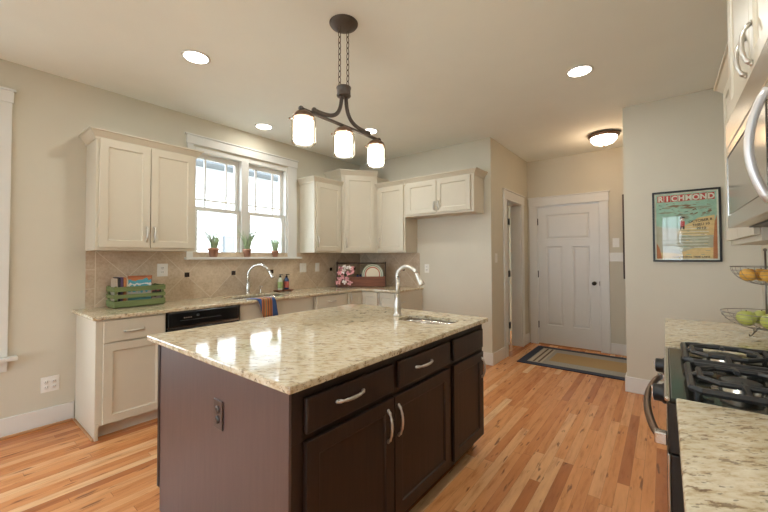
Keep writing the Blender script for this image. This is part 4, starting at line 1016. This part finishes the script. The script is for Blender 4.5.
# ------------------------------------------------------------------ lamps
def can(label, x, y):
    r = thing('recessed_light', label, 'ceiling light', (x, y, CH), 0, 'recessed ceiling lights')
    MB().lathe([(.082, -.0005), (.100, -.0005), (.100, -.004), (.082, -.006)], (0, 0, 0), 32, capb=False, capt=False).build('trim_ring', MT['trim'], r)
    MB().lathe([(.0815, -.0008), (.0815, -.004), (.001, -.0045)], (0, 0, 0), 32).build('lens', MT['can'], r)
    return r
def lamp(x, y, z, wt, size=.15, col=LAMP_COL):
    l = bpy.data.lights.new('recessed_or_fill_lamp', 'AREA'); l.shape = 'DISK'; l.size = size; l.energy = wt; l.color = col
    o = bpy.data.objects.new('recessed_or_fill_lamp', l); COL.objects.link(o); o.location = (x, y, z); return o
for lb, x, y in (('round recessed ceiling light nearest the top left corner, above the left floor', 1.19, 2.73), ('round recessed ceiling light on the right, before the hall', 3.217, .515),
                 ('round recessed ceiling light nearest the kitchen window', 2.315, 3.58), ('round recessed ceiling light partly behind the pendant bar', 3.19, 2.73)):
    can(lb, x, y); lamp(x, y, CH-.012, CAN_W*(1.15 if x > 3 and y < 1 else .35 if y > 3 else 1))
for x, y in ((-.9, 2.73), (-2.4, 2.73), (-.9, .6), (-2.4, .6), (1.1, .3)): lamp(x, y, CH-.012, CAN_W*(1.6 if x > 1 else .35))   # added unseen fill lamps without fixtures, most behind the viewer

pn = thing('pendant_light', 'bronze three-light pendant hung by two chains above the island', 'pendant light', (1.608, 1.595, CH))
OP = Vector((1.608, 1.595, CH))
def L(x, y, z): return (x-OP.x, y-OP.y, z-OP.z)
MB().lathe([(.001, -.032), (.045, -.030), (.085, -.014), (.092, -.004), (.092, -.0006)], (0, 0, 0), 32, capb=False).build('canopy', MT['bronze'], pn)
HB = 2.40
for sx in (-1, 1):
    mb = MB(); z = -.030; k = 0
    while z > HB+.035-CH:
        pts = [(math.cos(a)*.0095, math.sin(a)*.0215) for a in [2*PI*q/12 for q in range(12)]]
        mb.tube([((sx*.037+(px if k % 2 else 0)), (0 if k % 2 else px), z-.0215+pz) for px, pz in pts], .0025, 5, closed=True); z -= .0365; k += 1
    mb.build('chain', MT['bronze'], pn)
MB().lathe([(.030, -.026), (.044, -.024), (.046, -.018), (.044, -.013), (.044, .022), (.047, .026), (.047, .034), (.040, .036)], (0, 0, HB-CH), 28).build('hub', MT['bronze'], pn)
BZ = 2.186
MB().tube([L(1.270, 1.595, BZ), L(1.962, 1.595, BZ)], .0105, 12).ball(L(1.268, 1.595, BZ), .016, 12).ball(L(1.964, 1.595, BZ), .016, 12).build('bar', MT['bronze'], pn)
for sx in (-1, 1):
    p = bez([L(1.608+sx*.020, 1.595, HB-.020), L(1.608+sx*.022, 1.595, HB-.18), L(1.608+sx*.10, 1.595, BZ+.018), L(1.608+sx*.245, 1.595, BZ+.022)], 20)
    MB().tube(p, [.0125]*21, 10, flat=1.0).ball(p[-1], .0165, 10).build('arm', MT['bronze'], pn)
for x in (1.286, 1.608, 1.930):
    cp = MB().lathe([(.060, -.052), (.062, -.046), (.058, -.034), (.040, -.016), (.018, -.008), (.014, .0)], L(x, 1.595, BZ), 24).build('shade_cap', MT['bronze2'], pn)
    for q in range(3):
        a = 2*PI*q/3+.4; MB().ball((x-OP.x+math.cos(a)*.0765, math.sin(a)*.0765, BZ-.058-CH), .006, 8).build('thumb_screw', MT['bronze2'], cp)
    MB().lathe([(.069, -.050), (.070, -.056), (.070, -.188), (.062, -.200), (.0605, -.199), (.0675, -.187), (.0675, -.056), (.0665, -.050)], L(x, 1.595, BZ), 32, capb=False, capt=False).build('outer_glass', MT['lampglass'], cp)
    MB().lathe([(.048, -.060), (.0560, -.067), (.0560, -.176), (.050, -.187), (.030, -.193), (.001, -.194)], L(x, 1.595, BZ), 28, capb=True).build('inner_shade', MT['frost'], cp)

hl = thing('flush_ceiling_light', 'bronze rimmed domed flush ceiling light in the hall', 'ceiling light', (5.06, .56, CH))
MB().lathe([(.12, -.0006), (.165, -.012), (.170, -.030), (.162, -.044), (.146, -.047)], (0, 0, 0), 36).build('rim', MT['bronze2'], hl)
MB().lathe([(.144, -.046), (.137, -.082), (.105, -.116), (.055, -.135), (.001, -.140)], (0, 0, 0), 36, capb=False).build('glass_bowl', MT['bowl_lit'], hl)
MB().lathe([(.012, -.138), (.014, -.150), (.004, -.158)], (0, 0, 0), 12).build('finial', MT['bronze2'], hl)
pt = bpy.data.lights.new('hall_lamp', 'POINT'); pt.energy = HALL_W; pt.shadow_soft_size = .12; pt.color = (1, .66, .38)
po_ = bpy.data.objects.new('hall_lamp', pt); COL.objects.link(po_); po_.location = (5.06, .56, CH-.30)
